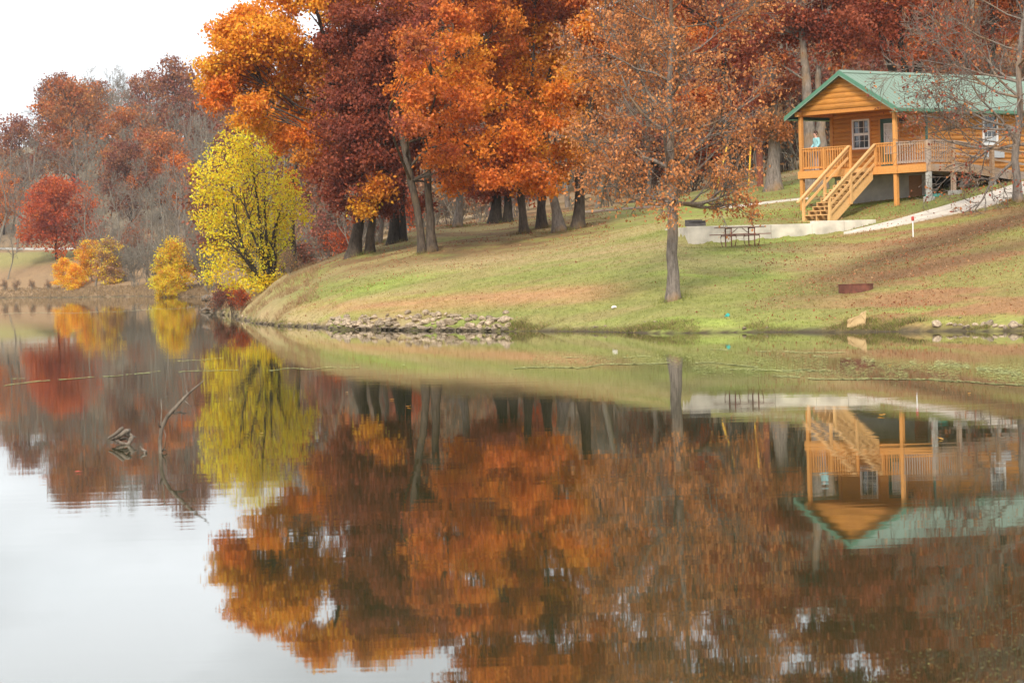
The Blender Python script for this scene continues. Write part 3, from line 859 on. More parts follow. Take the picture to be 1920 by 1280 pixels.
# foundation wall under the front wall and side
gmin = min(cab_ground(x, y) for x in (XL, XR) for y in (YW, YB)) - .5
MB().box(XL + .06, XR - .06, YW + .03, YW + .25, gmin, WB - .003).build('foundation_wall', M['found'], cabin)
for y in (YW + 2.6, YW + 5.2, YB - .4):
    MB().box(XR - .40, XR - .10, y, y + .3, gmin, WB - .003).build('foundation_pier', M['found'], cabin)
MB().box(XL + .27, XR - .41, YB - .3, YB - .1, gmin, WB - .003).build('foundation_wall', M['found'], cabin)
MB().box(XL + .062, XL + .26, YW + .26, YB - .05, gmin, WB - .003).build('foundation_wall', M['found'], cabin)
hx = -.98
MB().box(hx - .02, hx + .66, YW - .02, YW + .025, zl(4.72), zl(5.66)).build('crawl_hatch', M['plywood'], cabin)
MB().box(XR + .05, XR + .22, 5.75, 6.95, zl(6.40), zl(6.72)).build('utility_box', M['grey'], cabin, bevel=.01)

# stairs
stairs = MB().box(SX0 + .05, SX1 - .05, DY0 - .07, DY0 - .05, DECK - .3, DECK - .05).build('staircase', M['newwood'], cabin)
stairs['label'] = 'pale new timber staircase from the porch to the pad'
NT, RUN, DROP = 11, 2.95, 2.16
ry_, rz_ = RUN / (NT + .3), DROP / (NT + 1)
def stair_y(i): return DY0 - .05 - i * ry_
for i in range(1, NT + 1):
    MB().box(SX0 + .03, SX1 - .03, stair_y(i), stair_y(i - 1) - .0 - .012, DECK - i * rz_ - .035, DECK - i * rz_).build('tread', M['newwood'], stairs)
for x in (SX0 + .03, (SX0 + SX1) / 2 - .02, SX1 - .07):
    P = [(x, DY0 - .05, DECK - rz_ - .04)]
    for i in range(1, NT + 1):
        P += [(x, stair_y(i) + .01, DECK - i * rz_ - .04)]
        if i < NT: P += [(x, stair_y(i) + .01, DECK - (i + 1) * rz_ - .04)]
    P += [(x, stair_y(NT) + .01, DECK - DROP - .1), (x, stair_y(NT) + .2, DECK - DROP - .1), (x, DY0 - .05, DECK - .52)]
    # sawtooth stringer, built from columns so the fan stays tidy
    m = MB()
    for i in range(1, NT + 1):
        ya, yb = stair_y(i) + .01, (stair_y(i - 1) + .01 if i > 1 else DY0 - .05)
        zt = DECK - i * rz_ - .04
        lo = lambda y: DECK - .50 + (y - DY0) * (DROP / RUN) * 1.0
        m.prism([(x, ya, zt), (x, yb, zt), (x, yb, max(lo(yb), DECK - DROP - .12)), (x, ya, max(lo(ya), DECK - DROP - .12))], (.04, 0, 0))
    m.build('stringer', M['newwood'], stairs)
slope = DROP / RUN
for x in (SX0 - .03, SX1 + .03):
    def hz(y, off): return DECK + off + (y - DY0) * slope
    yb_ = DY0 - RUN
    for ys in (yb_ + .08, (DY0 + yb_) / 2 - .05):
        z0 = DECK - DROP - .15 if ys < -2 else hz(ys, -.45)
        MB().box(x - .05, x + .05, ys - .05, ys + .05, z0, hz(ys, .86)).build('stair_post', M['newwood'], stairs)
    MB().bar((x, DY0 + .05, hz(DY0 + .05, .92)), (x, yb_ - .30, hz(yb_ - .30, .92)), .14, .045, up=(0, 0, 1)).build('handrail', M['newwood'], stairs)
    s = .07 if x > -2 else -.07
    for off in (.80, .46, .12):
        if off == .12 and x < -2: continue
        MB().bar((x, DY0 - .02, hz(DY0 - .02, off)), (x, yb_ + .08, hz(yb_ + .08, off)), .035, .10, up=(0, 0, 1)).build('stair_rail', M['newwood'], stairs)
MB().box(SX0 - .2, SX1 - .25, DY0 - RUN - .32, DY0 - RUN + .02, DECK - DROP - .22, DECK - DROP - .07).build('bottom_step', M['newwood'], stairs)

# ------------------------------------------------------------------ person on the porch
def skin_figure(name, pts, edges, rad, mat, parent, sub=2, root=0):
    me = bpy.data.meshes.new(name); me.from_pydata([tuple(p) for p in pts], edges, []); me.update()
    o = link(name, me, parent)
    sk = o.modifiers.new('skin', 'SKIN'); sk.use_smooth_shade = True
    for i, r in enumerate(rad):
        me.skin_vertices[0].data[i].radius = (r, r) if not hasattr(r, '__len__') else r
        me.skin_vertices[0].data[i].use_root = (i == root)
    s = o.modifiers.new('subdivision', 'SUBSURF'); s.levels = sub; s.render_levels = sub
    me.materials.append(mat)
    return o
pw = cab_world(XL + .55, .30, 6.052)
person = empty('person', pw, CROT - .35)       # faces -Y of its own frame, out over the lake
tag(person, 'person in a pale teal long-sleeved top leaning on the porch railing', 'person')
# arms: shoulder, elbow, wrist; the hands rest on the rail
pts = [(0, .05, .93), (0, .06, 1.06), (0, .055, 1.20), (0, .05, 1.34), (0, .03, 1.43), (0, .02, 1.48), (0, .005, 1.56), (0, .0, 1.63)]
rad = [(.15, .11), (.135, .10), (.15, .105), (.155, .10), (.07, .06), (.048, .048), (.075, .088), (.062, .075)]
edges = [(i, i + 1) for i in range(7)]
def limb(start, chain, rr):
    prev = start
    for p, r in zip(chain, rr):
        pts.append(p); rad.append(r); edges.append((prev, len(pts) - 1)); prev = len(pts) - 1
    return prev
for s in (1, -1):
    limb(3, [(s * .17, .05, 1.365), (s * .235, .07, 1.15), (s * .25, -.12, .975), (s * .25, -.20, .985)], [.062, .048, .036, .030])
    hand = len(pts) - 1
    for k, (dx, ln) in enumerate(((-.030, .075), (-.010, .088), (.010, .082), (.030, .066))):
        limb(hand, [(s * .25 + dx, -.245, .985), (s * .25 + dx, -.245 - ln * .55, .972), (s * .25 + dx, -.25 - ln * .8, .940)], [.010, .009, .008])
    limb(hand, [(s * .25 - s * .045, -.215, .98), (s * .25 - s * .062, -.25, .965)], [.011, .009])
    limb(0, [(s * .09, .05, .86), (s * .095, .04, .48), (s * .095, .06, .09), (s * .10, -.06, .035)], [.095, .062, .042, .038])
body = skin_figure('body', pts, edges, rad, M['skin'], person)
sp = [(0, .05, .90)] + [pts[i] for i in (1, 2, 3)] + [(0, .035, 1.415)]
se = [(0, 1), (1, 2), (2, 3), (3, 4)]; sr = [(.165, .125), (.152, .115), (.166, .12), (.170, .115), (.09, .075)]
for s in (1, -1):
    n = len(sp)
    sp += [(s * .175, .05, 1.365), (s * .238, .07, 1.15), (s * .25, -.09, .985)]; sr += [.080, .064, .050]
    se += [(3, n), (n, n + 1), (n + 1, n + 2)]
skin_figure('shirt', sp, se, sr, M['shirt'], person)
tp = [(0, .05, .94)]; te = []; tr = [(.165, .125)]
for s in (1, -1):
    n = len(tp); tp += [(s * .092, .05, .84), (s * .096, .04, .48), (s * .096, .055, .10)]; tr += [.105, .078, .066]
    te += [(0, n), (n, n + 1), (n + 1, n + 2)]
skin_figure('trousers', tp, te, tr, M['trousers'], person)
bmh = bmesh.new(); bmesh.ops.create_uvsphere(bmh, u_segments=16, v_segments=10, radius=1)
for v in bmh.verts:
    v.co.x *= .088; v.co.y = v.co.y * .100 + .018; v.co.z = v.co.z * .105 + 1.635
    if v.co.y < -.035 and v.co.z < 1.665: v.co.y = -.03
    if v.co.z < 1.57: v.co.y = max(v.co.y, .03); v.co.z -= .03
me = bpy.data.meshes.new('hair'); bmh.to_mesh(me); bmh.free(); me.materials.append(M['hair']); link('hair', me, person)
for s in (1, -1):
    MB().tube([(s * .03, -.074, 1.615), (s * .03, -.080, 1.615)], [.011, .008], 8).build('eye', M['lampblack'], person)
    MB().box(s * .10 - .045, s * .10 + .045, -.15, .09, 0, .075).build('shoe', M['shoe'], person, bevel=.02)
    MB().tube([(s * .072, .01, 1.63), (s * .078, .012, 1.60), (s * .072, .01, 1.575)], [.012, .016, .008], 6).build('ear', M['skin'], person)
MB().tube([(0, -.076, 1.612), (0, -.098, 1.585), (0, -.082, 1.572)], [.008, .014, .012], 6).build('nose', M['skin'], person)
MB().box(-.024, .024, -.083, -.076, 1.540, 1.550).build('mouth', M['redcap'], person)

# ------------------------------------------------------------------ trees
PAL = dict(
    gold=[((.80, .34, .024), 3), ((.74, .26, .018), 3), ((.84, .44, .034), 2), ((.60, .185, .02), 1)],
    orange=[((.76, .235, .026), 4), ((.68, .180, .024), 3), ((.80, .31, .034), 2), ((.52, .115, .024), 1)],
    olive=[((.62, .29, .028), 3), ((.50, .26, .032), 2), ((.68, .22, .022), 2)],
    rust=[((.52, .135, .026), 3), ((.42, .095, .026), 3), ((.60, .17, .026), 2), ((.30, .062, .026), 1)],
    maroon=[((.30, .072, .040), 4), ((.235, .052, .034), 3), ((.38, .095, .040), 3), ((.46, .13, .036), 1)],
    darkred=[((.29, .062, .032), 3), ((.36, .085, .034), 2), ((.22, .044, .026), 2), ((.42, .115, .040), 1)],
    copper=[((.52, .215, .072), 3), ((.44, .165, .056), 3), ((.58, .26, .09), 2), ((.32, .11, .042), 1)],
    brownred=[((.28, .095, .042), 3), ((.33, .12, .052), 2), ((.20, .06, .032), 1)],
    yellow=[((.96, .66, .030), 4), ((.95, .56, .025), 3), ((.92, .68, .05), 2), ((.70, .60, .045), 1)],
    ygreen=[((.76, .65, .040), 3), ((.90, .62, .035), 3), ((.56, .54, .045), 2)],
    redorange=[((.50, .085, .018), 3), ((.42, .062, .018), 3), ((.58, .13, .020), 2), ((.30, .04, .016), 1)],
    hillrust=[((.36, .148, .048), 3), ((.29, .108, .042), 3), ((.46, .19, .046), 2)],
    hillmaroon=[((.25, .080, .050), 3), ((.21, .062, .042), 3), ((.32, .11, .055), 1)],
    tanleaf=[((.42, .24, .12), 3), ((.36, .18, .09), 2)],
)

def pick_cols(pal, n, rng):
    p = PAL[pal]; w = np.array([k[1] for k in p], float); w /= w.sum()
    return np.array([k[0] for k in p])[rng.choice(len(p), n, p=w)]

def leaf_quads(P, size, cols, rng, droop=.5, upb=.35):
    """One folded diamond leaf at every point of P."""
    n = len(P)
    d = rng.normal(size=(n, 3)); d[:, 2] -= droop; d /= np.linalg.norm(d, axis=1)[:, None]
    nn = rng.normal(size=(n, 3)); nn[:, 2] += upb
    w = np.cross(d, nn); w /= np.linalg.norm(w, axis=1)[:, None] + 1e-9
    nrm = np.cross(w, d)
    L = (size * rng.uniform(.65, 1.35, n))[:, None]
    base = P; tip = P + d * L
    mid = P + d * L * .45
    lift = nrm * L * .10
    V = np.stack([base, mid + w * L * .34 + lift, tip, mid - w * L * .34 + lift], 1).reshape(-1, 3)
    Q = np.arange(n * 4).reshape(n, 4)
    C = np.repeat(cols, 4, axis=0)
    return V, Q, C

class Tree:
    def __init__(s, rng): s.rng = rng; s.BV = []; s.BQ = []; s.bn = 0; s.LV = []; s.LC = []
    def wood(s, path, rad, sides=6):
        V, Q = tube(path, rad, sides); s.BV.append(V); s.BQ.append(Q + s.bn); s.bn += len(V)
    def leaves(s, P, size, cols, droop=.5):
        V, _, C = leaf_quads(np.asarray(P), size, cols, s.rng, droop); s.LV.append(V); s.LC.append(C)
    def clumps(s, centres, per, spread, size, pal, flat=.7, jit=.24, pal2=None, p2=0.0, droop=.5, who=None):
        rng = s.rng; centres = np.asarray(centres); m = len(centres)
        base = pick_cols(pal, m, rng)
        if pal2: sel = rng.random(m) < p2 * 1.35; base[sel] = pick_cols(pal2, int(sel.sum()), rng)
        if who is not None:
            k = int(who.max()) + 1; tb = pick_cols(pal, k, rng)
            if pal2: sel = rng.random(k) < p2 * 1.5; tb[sel] = pick_cols(pal2, int(sel.sum()), rng)
            base = base * .42 + tb[who] * .58
        cnt = np.maximum(3, (per * rng.uniform(.5, 1.5, m)).astype(int)); idx = np.repeat(np.arange(m), cnt)
        off = rng.normal(size=(len(idx), 3)) * spread; off[:, 2] *= flat
        P = centres[idx] + off
        leafc = pick_cols(pal, len(idx), rng)
        C = (base[idx] * .74 + leafc * .26) * np.exp(rng.normal(0, jit, len(idx)))[:, None]
        s.leaves(P, size, np.clip(C, .004, .9), droop)
    def finish(s, name, bark, leafm, loc, label, cat='tree', group=None, origin=None):
        o = np.array(loc if origin is None else origin, float)
        root = empty(name, o)
        if s.BV: link('trunk', mk_mesh('trunk', np.vstack(s.BV) - o, np.vstack(s.BQ), bark, smooth=True), root)
        if s.LV:
            V = np.vstack(s.LV) - o
            link('crown', mk_mesh('crown', V, np.arange(len(V)).reshape(-1, 4), leafm, np.vstack(s.LC)), root)
        tag(root, label, cat, group)
        return root

def curve(p0, p1, rng, sag=.12, n=6, wob=.05):
    p0 = np.asarray(p0, float); p1 = np.asarray(p1, float); L = np.linalg.norm(p1 - p0)
    t = np.linspace(0, 1, n)[:, None]
    c = (p0 + p1) / 2 + rng.normal(0, .12, 3) * L + np.array([0, 0, sag * L])
    P = (1 - t) ** 2 * p0 + 2 * t * (1 - t) * c + t ** 2 * p1
    P[1:-1] += rng.normal(0, wob * L / n, (n - 2, 3))
    return P

def trunk_path(pxs, D, rng, sink=.25):
    """pxs: (px, py, width px) from the ground up; first point stands on the terrain."""
    g = on_ground(pxs[0][0], D)
    pts = [g - np.array([0, 0, sink])]; rad = [pxs[0][2] / 2 * D / F * 1.05]
    pts.append(g + np.array([0, 0, .12])); rad.append(pxs[0][2] / 2 * D / F)
    for q in pxs[1:]:
        dd = D + (q[3] if len(q) > 3 else 0)
        pts.append(PW(q[0], q[1], dd)); rad.append(q[2] / 2 * D / F)
    # resample smoothly
    pts = np.array(pts); rad = np.array(rad)
    s = np.concatenate([[0], np.cumsum(np.linalg.norm(np.diff(pts, axis=0), axis=1))])
    k = np.linspace(0, s[-1], max(9, int(s[-1] / .55)))
    P = np.stack([np.interp(k, s, pts[:, i]) for i in range(3)], 1); r = np.interp(k, s, rad)
    for _ in range(2): P[1:-1] = (P[:-2] + 2 * P[1:-1] + P[2:]) / 4
    r = r * (1 + .55 * np.exp(-np.maximum(k - sink, 0) / .28))
    P[2:-1, :2] += rng.normal(0, .025, (len(P) - 3, 2))
    return g, P, r

def near_tree(name, label, D, trunks, boughs, seed, bark='bark', leafm='leaf', leaf=.165, dens=1.0, thick=1.0, group=None, twigs=True):
    rng = np.random.default_rng(seed)
    t = Tree(rng); tp = []
    for tr in trunks:
        g, P, r = trunk_path(tr, D, rng); t.wood(P, r, 10); tp.append((P, r))
    base = on_ground(np.mean([tr[0][0] for tr in trunks]), D)
    for bi, b in enumerate(boughs):
        px, py, rx, ry, dD, pal = b[:6]
        d = dens * (b[6] if len(b) > 6 else 1); 
        Dd = D + dD; c = PW(px, py, Dd); a = rx * D / F; h = ry * D / F; dp = max(a, h) * 1.05 * thick
        # limb from the nearest suitable trunk
        best = None
        for P, r in tp:
            hz = np.linalg.norm(P[:, :2] - c[:2], axis=1)
            want = c[2] - .55 * hz
            ok = np.arange(len(P)) >= int(len(P) * rng.uniform(.36, .66))
            i = int(np.argmin(np.abs(P[:, 2] - want) + (~ok) * 99 + hz * .25))
            sc = abs(P[i, 2] - want[i]) + hz[i] * .6
            if best is None or sc < best[0]: best = (sc, P[i], r[i])
        _, p0, r0 = best
        rr = min(r0 * .5, .045 + .014 * np.linalg.norm(c - p0))
        path = curve(p0, c, rng, sag=.10, n=8)
        t.wood(path, np.linspace(rr * .8, rr * .25, len(path)), 6)
        # clumps through the bough, denser towards its skin, uneven
        area = 4 * math.pi * ((a * h) ** 1.6 / 3 + (a * dp) ** 1.6 / 3 + (h * dp) ** 1.6 / 3) ** (1 / 1.6)
        n = max(8, int(area * 2.25 * d))
        npf = int(np.clip(area * .42, 7, 24))
        v = rng.normal(size=(npf, 3)); v /= np.linalg.norm(v, axis=1)[:, None]
        pc = c + v * rng.uniform(.35, .92, npf)[:, None] * np.array([a, dp, h])          # leafy tufts on the bough
        pr = rng.uniform(.30, .50, npf)
        who = rng.integers(0, npf, n)
        v = rng.normal(size=(n, 3)); v[:, 2] += .25; v /= np.linalg.norm(v, axis=1)[:, None]
        mr_ = (a * dp * h) ** (1 / 3)
        cc = pc[who] + v * (pr[who] * mr_ * (.55 + .5 * rng.random(n)))[:, None] * np.array([1.15, 1.15, .75])
        cc[:, 2] = np.maximum(cc[:, 2], ground_z(cc[:, 0], cc[:, 1]) + .35)
        pal2 = b[7] if len(b) > 7 else None
        t.clumps(cc, 44, .25, leaf, pal, flat=.62, pal2=pal2, p2=.3, who=who)
        if twigs:
            for q in cc[rng.permutation(n)[:max(3, n // 3)]]:
                s0 = path[rng.integers(len(path) // 2, len(path))]
                pp = curve(s0, q, rng, sag=.08, n=4); t.wood(pp, np.linspace(.030, .009, 4), 3)
    return t.finish(name, M[bark], M[leafm], base, label, group=group)

# --- the oak grove
gold_b = [(430, 100, 62, 52, 0, 'gold'), (402, 140, 34, 40, 1, 'gold'), (505, 60, 70, 55, -1, 'gold'), (410, 180, 44, 34, 0, 'orange'), (500, 150, 70, 50, 2, 'gold', 1, 'orange'),
          (590, 120, 55, 55, 1, 'gold', 1, 'maroon'), (470, 210, 56, 28, -1, 'gold', 1, 'orange'), (470, 25, 42, 36, 1, 'gold', 1, 'orange'), (560, 0, 60, 46, 0, 'gold'), (630, 15, 50, 36, 5, 'gold', 1, 'orange'),
          (555, -25, 56, 30, 0, 'gold', 1, 'orange'), (650, -20, 60, 34, 2, 'gold', 1, 'orange'), (560, 205, 52, 36, 2, 'gold', 1, 'orange'), (565, 258, 56, 32, 1, 'orange', 1, 'gold'), (600, 300, 36, 30, 2, 'rust', .8, 'orange'),
          (715, -15, 56, 34, 4, 'orange', 1, 'gold'), (520, 245, 46, 26, 4, 'gold', .8, 'rust'), (690, -22, 50, 30, 3, 'orange', 1, 'gold'), (430, 150, 40, 40, 4, 'gold', 1, 'orange'), (480, 90, 50, 40, 4, 'gold', 1, 'orange'), (440, 60, 50, 36, 1, 'gold', 1, 'orange'), (545, 110, 40, 40, 3, 'orange', 1, 'gold'), (455, 130, 50, 40, 3, 'orange', 1, 'gold')]
near_tree('oak_tree', 'golden orange oak at the left edge of the grove, reaching out over the water', 128,
          [[(662, 482, 26), (671, 440, 21), (680, 330, 16, 1), (664, 220, 14, 2), (620, 110, 9, 2), (590, 10, 6, 2)], [(693, 474, 17), (696, 430, 14), (702, 330, 11, 1), (700, 220, 10, 2), (680, 90, 6, 2)]], gold_b, 101, leaf=.17, dens=1.25)
mar_b = [(640, 90, 56, 62, -2, 'maroon'), (655, 170, 66, 56, -8, 'maroon'), (725, 130, 60, 66, -6, 'maroon'), (625, 235, 46, 42, -8, 'maroon'), (655, 300, 60, 44, -9, 'maroon'),
         (715, 315, 62, 46, -10, 'maroon', 1, 'darkred'), (632, 362, 44, 38, -8, 'maroon', 1, 'darkred'), (765, 60, 60, 50, -2, 'maroon', 1, 'darkred'), (735, 368, 50, 36, -6, 'maroon', 1, 'darkred'), (690, -15, 56, 36, 1, 'maroon'),
         (800, 0, 70, 50, 1, 'maroon', 1, 'darkred'), (688, 384, 24, 36, -10, 'gold', 1, 'orange'), (712, 350, 22, 32, -11, 'orange', 1, 'gold'), (675, 245, 56, 42, -10, 'maroon'), (705, 205, 54, 42, -9, 'maroon'),
         (745, 250, 48, 42, -9, 'maroon', 1, 'darkred'), (598, 335, 24, 30, -6, 'darkred', .8), (640, 30, 40, 40, -2, 'maroon', .8, 'gold'), (802, 384, 26, 16, -2, 'darkred', .6), (700, 60, 50, 46, -4, 'maroon', 1, 'darkred'), (760, 300, 34, 30, -9, 'maroon', .9, 'darkred'), (740, 20, 50, 40, 0, 'darkred', 1, 'gold'), (660, 395, 26, 20, -8, 'maroon', .8), (670, 40, 50, 46, -8, 'maroon', 1, 'darkred'), (735, 45, 54, 46, -8, 'maroon', 1, 'darkred'), (700, 110, 50, 46, -9, 'maroon'), (770, 110, 36, 40, -7, 'maroon', 1, 'darkred'), (625, 110, 40, 46, -7, 'maroon', 1, 'rust'), (790, 20, 50, 36, -7, 'darkred', 1, 'orange'), (650, -10, 50, 36, -6, 'maroon', 1, 'orange'), (760, 180, 30, 36, -8, 'maroon', 1, 'rust')]
near_tree('oak_tree', 'deep maroon oak in the left of the grove with a low golden spray', 134,
          [[(738, 447, 22), (741, 400, 17), (735, 300, 15), (715, 190, 12), (700, 60, 8)], [(757, 443, 13), (753, 395, 10), (758, 300, 9), (775, 170, 11), (790, 30, 7)]], mar_b, 102, leaf=.165, bark='bark_dark')
or_b = [(800, 95, 50, 46, 0, 'orange', 1, 'rust'), (800, 175, 66, 56, -1, 'orange'), (790, 215, 40, 36, 0, 'orange', 1, 'rust'), (850, 250, 62, 46, -1, 'orange', 1, 'rust'), (830, 305, 52, 36, -1, 'rust', 1, 'orange'),
        (870, 110, 70, 60, 0, 'orange', 1, 'gold'), (930, 55, 70, 52, 1, 'orange', 1, 'darkred'), (880, -40, 90, 55, 0, 'orange', 1, 'rust'), (900, 180, 66, 52, -2, 'orange', 1, 'gold'), (930, 270, 56, 40, -2, 'orange'),
        (885, 320, 50, 28, -2, 'rust', 1, 'orange'), (805, 250, 40, 36, 3, 'maroon', 1, 'rust'), (820, 40, 60, 40, 2, 'maroon', 1, 'darkred'), (960, -110, 90, 55, 1, 'rust', 1, 'orange'), (850, 345, 40, 20, -1, 'orange', .8), (800, 130, 40, 30, -3, 'orange', 1, 'gold'), (860, 200, 40, 30, -4, 'rust', 1, 'orange'), (785, 235, 30, 28, -4, 'orange', 1, 'rust'), (776, 160, 34, 38, -8, 'rust', 1, 'orange'), (774, 85, 36, 36, -8, 'maroon', 1, 'orange'), (768, 235, 28, 30, -10, 'maroon', 1, 'rust'), (900, 110, 50, 50, 3, 'rust', 1, 'maroon'), (960, 250, 46, 40, 2, 'rust', 1, 'orange'), (930, 330, 44, 20, -3, 'rust', 1, 'orange'), (835, 290, 34, 30, -4, 'rust', 1, 'orange'), (850, 50, 44, 40, -4, 'rust', 1, 'orange'), (850, -130, 90, 60, 1, 'rust', 1, 'orange'), (930, -190, 90, 60, 1, 'rust', 1, 'darkred')]
near_tree('oak_tree', 'orange oak with a leaning double trunk in the middle of the grove', 122,
          [[(792, 472, 15), (787, 430, 14), (777, 360, 14), (764, 295, 15), (748, 220, 12), (760, 100, 8)], [(811, 471, 19), (806, 425, 16), (803, 360, 13.5), (801, 280, 13), (812, 200, 11), (835, 100, 9), (850, 0, 6)]], or_b, 103, leaf=.165)
r_b = [(960, 140, 70, 60, 0, 'orange', 1, 'gold'), (985, 230, 60, 46, -1, 'orange', 1, 'rust'), (975, 300, 56, 34, -1, 'rust', 1, 'orange'), (1010, 90, 66, 60, 1, 'orange', 1, 'olive'), (930, 215, 44, 36, 1, 'rust', 1, 'maroon'), (980, 20, 70, 46, 1, 'darkred', 1, 'orange'), (1000, -80, 90, 50, 0, 'orange', 1, 'rust')]
near_tree('oak_tree', 'orange oak on the first slim trunk right of the double trunk', 126, [[(984, 440, 17), (978, 400, 14), (976, 330, 15), (985, 230, 12), (1000, 100, 8)]], r_b, 104)
r_b = [(1020, 185, 55, 50, 0, 'olive', 1, 'orange'), (1050, 250, 44, 46, 1, 'olive', 1, 'gold'), (1005, 270, 46, 36, -1, 'orange', 1, 'gold'), (1040, 115, 55, 50, 1, 'orange', 1, 'olive'), (1060, 30, 66, 50, 2, 'darkred', 1, 'orange'), (1020, 330, 36, 20, -1, 'orange', 1, 'gold'), (1060, -80, 80, 55, 1, 'orange', 1, 'rust'), (1030, -160, 90, 60, 1, 'rust', 1, 'orange')]
near_tree('oak_tree', 'olive tinged orange oak on the second slim trunk of the grove edge', 129, [[(1016, 434, 20), (1014, 390, 16), (1016, 320, 14), (1025, 220, 11), (1035, 100, 8)]], r_b, 105)
r_b = [(1045, 220, 34, 40, -4, 'orange', 1, 'olive'), (1062, 170, 34, 36, -5, 'orange', 1, 'gold'), (1000, 322, 44, 22, -4, 'orange', 1, 'rust'), (965, 318, 44, 22, -3, 'rust', 1, 'orange'), (1070, 270, 30, 30, -3, 'olive', 1, 'orange'), (1080, 140, 46, 46, 0, 'orange', 1, 'gold'), (1100, 70, 50, 46, 0, 'orange', 1, 'rust'), (1085, 200, 44, 40, 1, 'orange', 1, 'olive'), (1035, 290, 34, 26, -2, 'orange', 1, 'gold'), (1010, 345, 40, 18, -3, 'orange', .9, 'gold'), (1060, 320, 26, 18, -2, 'orange', .7), (1110, -30, 70, 50, 1, 'rust', 1, 'orange'), (1170, 150, 50, 50, 4, 'orange', .8, 'copper')]
near_tree('oak_tree', 'bright orange oak on the grey trunk leaning left at the grove edge', 124, [[(1050, 438, 24), (1042, 390, 17), (1030, 350, 15), (1040, 250, 12), (1075, 120, 9)]], r_b, 106, bark='bark_grey')
r_b = [(1130, 225, 50, 50, 0, 'copper', .5, 'brownred'), (1110, 290, 50, 40, -1, 'copper', .45), (1150, 120, 60, 60, 1, 'copper', .5, 'orange'), (1180, 30, 70, 60, 1, 'copper', .5, 'brownred'), (1160, 290, 50, 34, 0, 'brownred', .4), (1120, -110, 90, 60, 1, 'brownred', .9, 'copper'), (1200, -70, 80, 50, 2, 'brownred', .8, 'copper')]
near_tree('oak_tree', 'thick leaning trunked oak with thin copper leaves at the right end of the grove', 124, [[(1083, 432, 24), (1088, 380, 19), (1087, 300, 17), (1105, 200, 15), (1140, 90, 9)]], r_b, 107)
r_b = [(845, 30, 56, 50, 0, 'darkred', 1, 'maroon'), (900, 0, 60, 50, 0, 'maroon', 1, 'darkred'), (940, 40, 60, 50, 1, 'darkred'), (880, 330, 60, 24, 0, 'darkred', .8), (900, -100, 80, 60, 0, 'darkred', 1, 'rust')]
near_tree('oak_tree', 'dark red oak on a slim straight trunk behind the double trunk', 142, [[(858, 424, 16), (860, 370, 14), (862, 250, 12), (880, 100, 9)]], r_b, 108, bark='bark_grey')
r_b = [(920, 345, 70, 22, 0, 'darkred', .9, 'maroon'), (965, 335, 60, 26, -1, 'darkred', .9, 'rust'), (950, 130, 60, 60, 2, 'darkred', .9), (1000, 10, 90, 60, 2, 'maroon', 1, 'darkred'), (860, 260, 60, 46, 1, 'maroon', .8), (960, -110, 80, 60, 2, 'darkred', 1)]
near_tree('oak_tree', 'dark oak on a broad old twin trunk at the back of the grove', 146, [[(928, 421, 24), (930, 385, 19), (935, 300, 17), (945, 180, 13), (960, 50, 10)], [(953, 416, 17), (950, 380, 14), (960, 280, 12), (990, 120, 10)]], r_b, 109, bark='bark_dark')
r_b = [(575, 300, 36, 34, 0, 'rust', .8, 'gold'), (590, 235, 40, 40, 2, 'rust', .8, 'orange'), (555, 340, 26, 24, 0, 'orange', .6, 'brownred')]
near_tree('oak_tree', 'slim rust leaved oak on the point just right of the yellow tree', 143, [[(553, 500, 11), (550, 450, 9), (546, 400, 8), (552, 320, 6), (575, 240, 6)]], r_b, 110, bark='bark')

# --- dark red oaks round the cabin
g_b = [(1480, 60, 62, 52, 0, 'darkred'), (1545, 30, 66, 46, 0, 'darkred', 1, 'maroon'), (1440, 110, 46, 42, 0, 'darkred', .8, 'rust'), (1590, 60, 50, 36, -1, 'darkred', .9), (1500, -50, 80, 56, 0, 'darkred', 1, 'maroon'), (1425, 30, 56, 50, 2, 'maroon', 1, 'rust'), (1560, 95, 36, 22, -1, 'darkred', .7), (1590, -60, 80, 50, 1, 'darkred'), (1480, -150, 90, 60, 0, 'darkred'), (1570, -160, 90, 60, 0, 'darkred', 1, 'brownred')]
near_tree('oak_tree', 'dark red oak with two tall pale trunks rising behind the cabin porch', 127, [[(1519, 330, 27), (1518, 240, 24), (1512, 140, 17), (1506, 60, 12), (1490, -40, 8)], [(1541, 330, 22), (1540, 250, 20), (1534, 150, 11), (1540, 60, 9), (1570, -30, 7)]], g_b, 111, bark='bark_grey')
g_b = [(1620, 25, 56, 46, 0, 'darkred'), (1700, 20, 70, 46, 0, 'darkred', 1, 'rust'), (1775, 50, 60, 50, 1, 'rust', .8, 'darkred'), (1650, 75, 40, 28, -1, 'darkred', .8), (1730, 82, 46, 26, -1, 'rust', .8, 'darkred'), (1760, -60, 80, 56, 0, 'darkred', 1, 'rust'), (1660, -70, 80, 56, 0, 'darkred'), (1670, -170, 90, 60, 0, 'darkred'), (1760, -150, 90, 60, 0, 'darkred', 1, 'brownred')]
near_tree('oak_tree', 'dark rust oak forking into three dark stems above the cabin roof', 136, [[(1690, 300, 32), (1688, 190, 24), (1680, 150, 18), (1662, 95, 14), (1640, 20, 9)], [(1697, 300, 28), (1704, 190, 22), (1700, 130, 14), (1684, 80, 11), (1690, -20, 8)], [(1704, 300, 28), (1712, 180, 20), (1722, 120, 15), (1738, 60, 11), (1765, -30, 7)]], g_b, 112, bark='bark_dark')
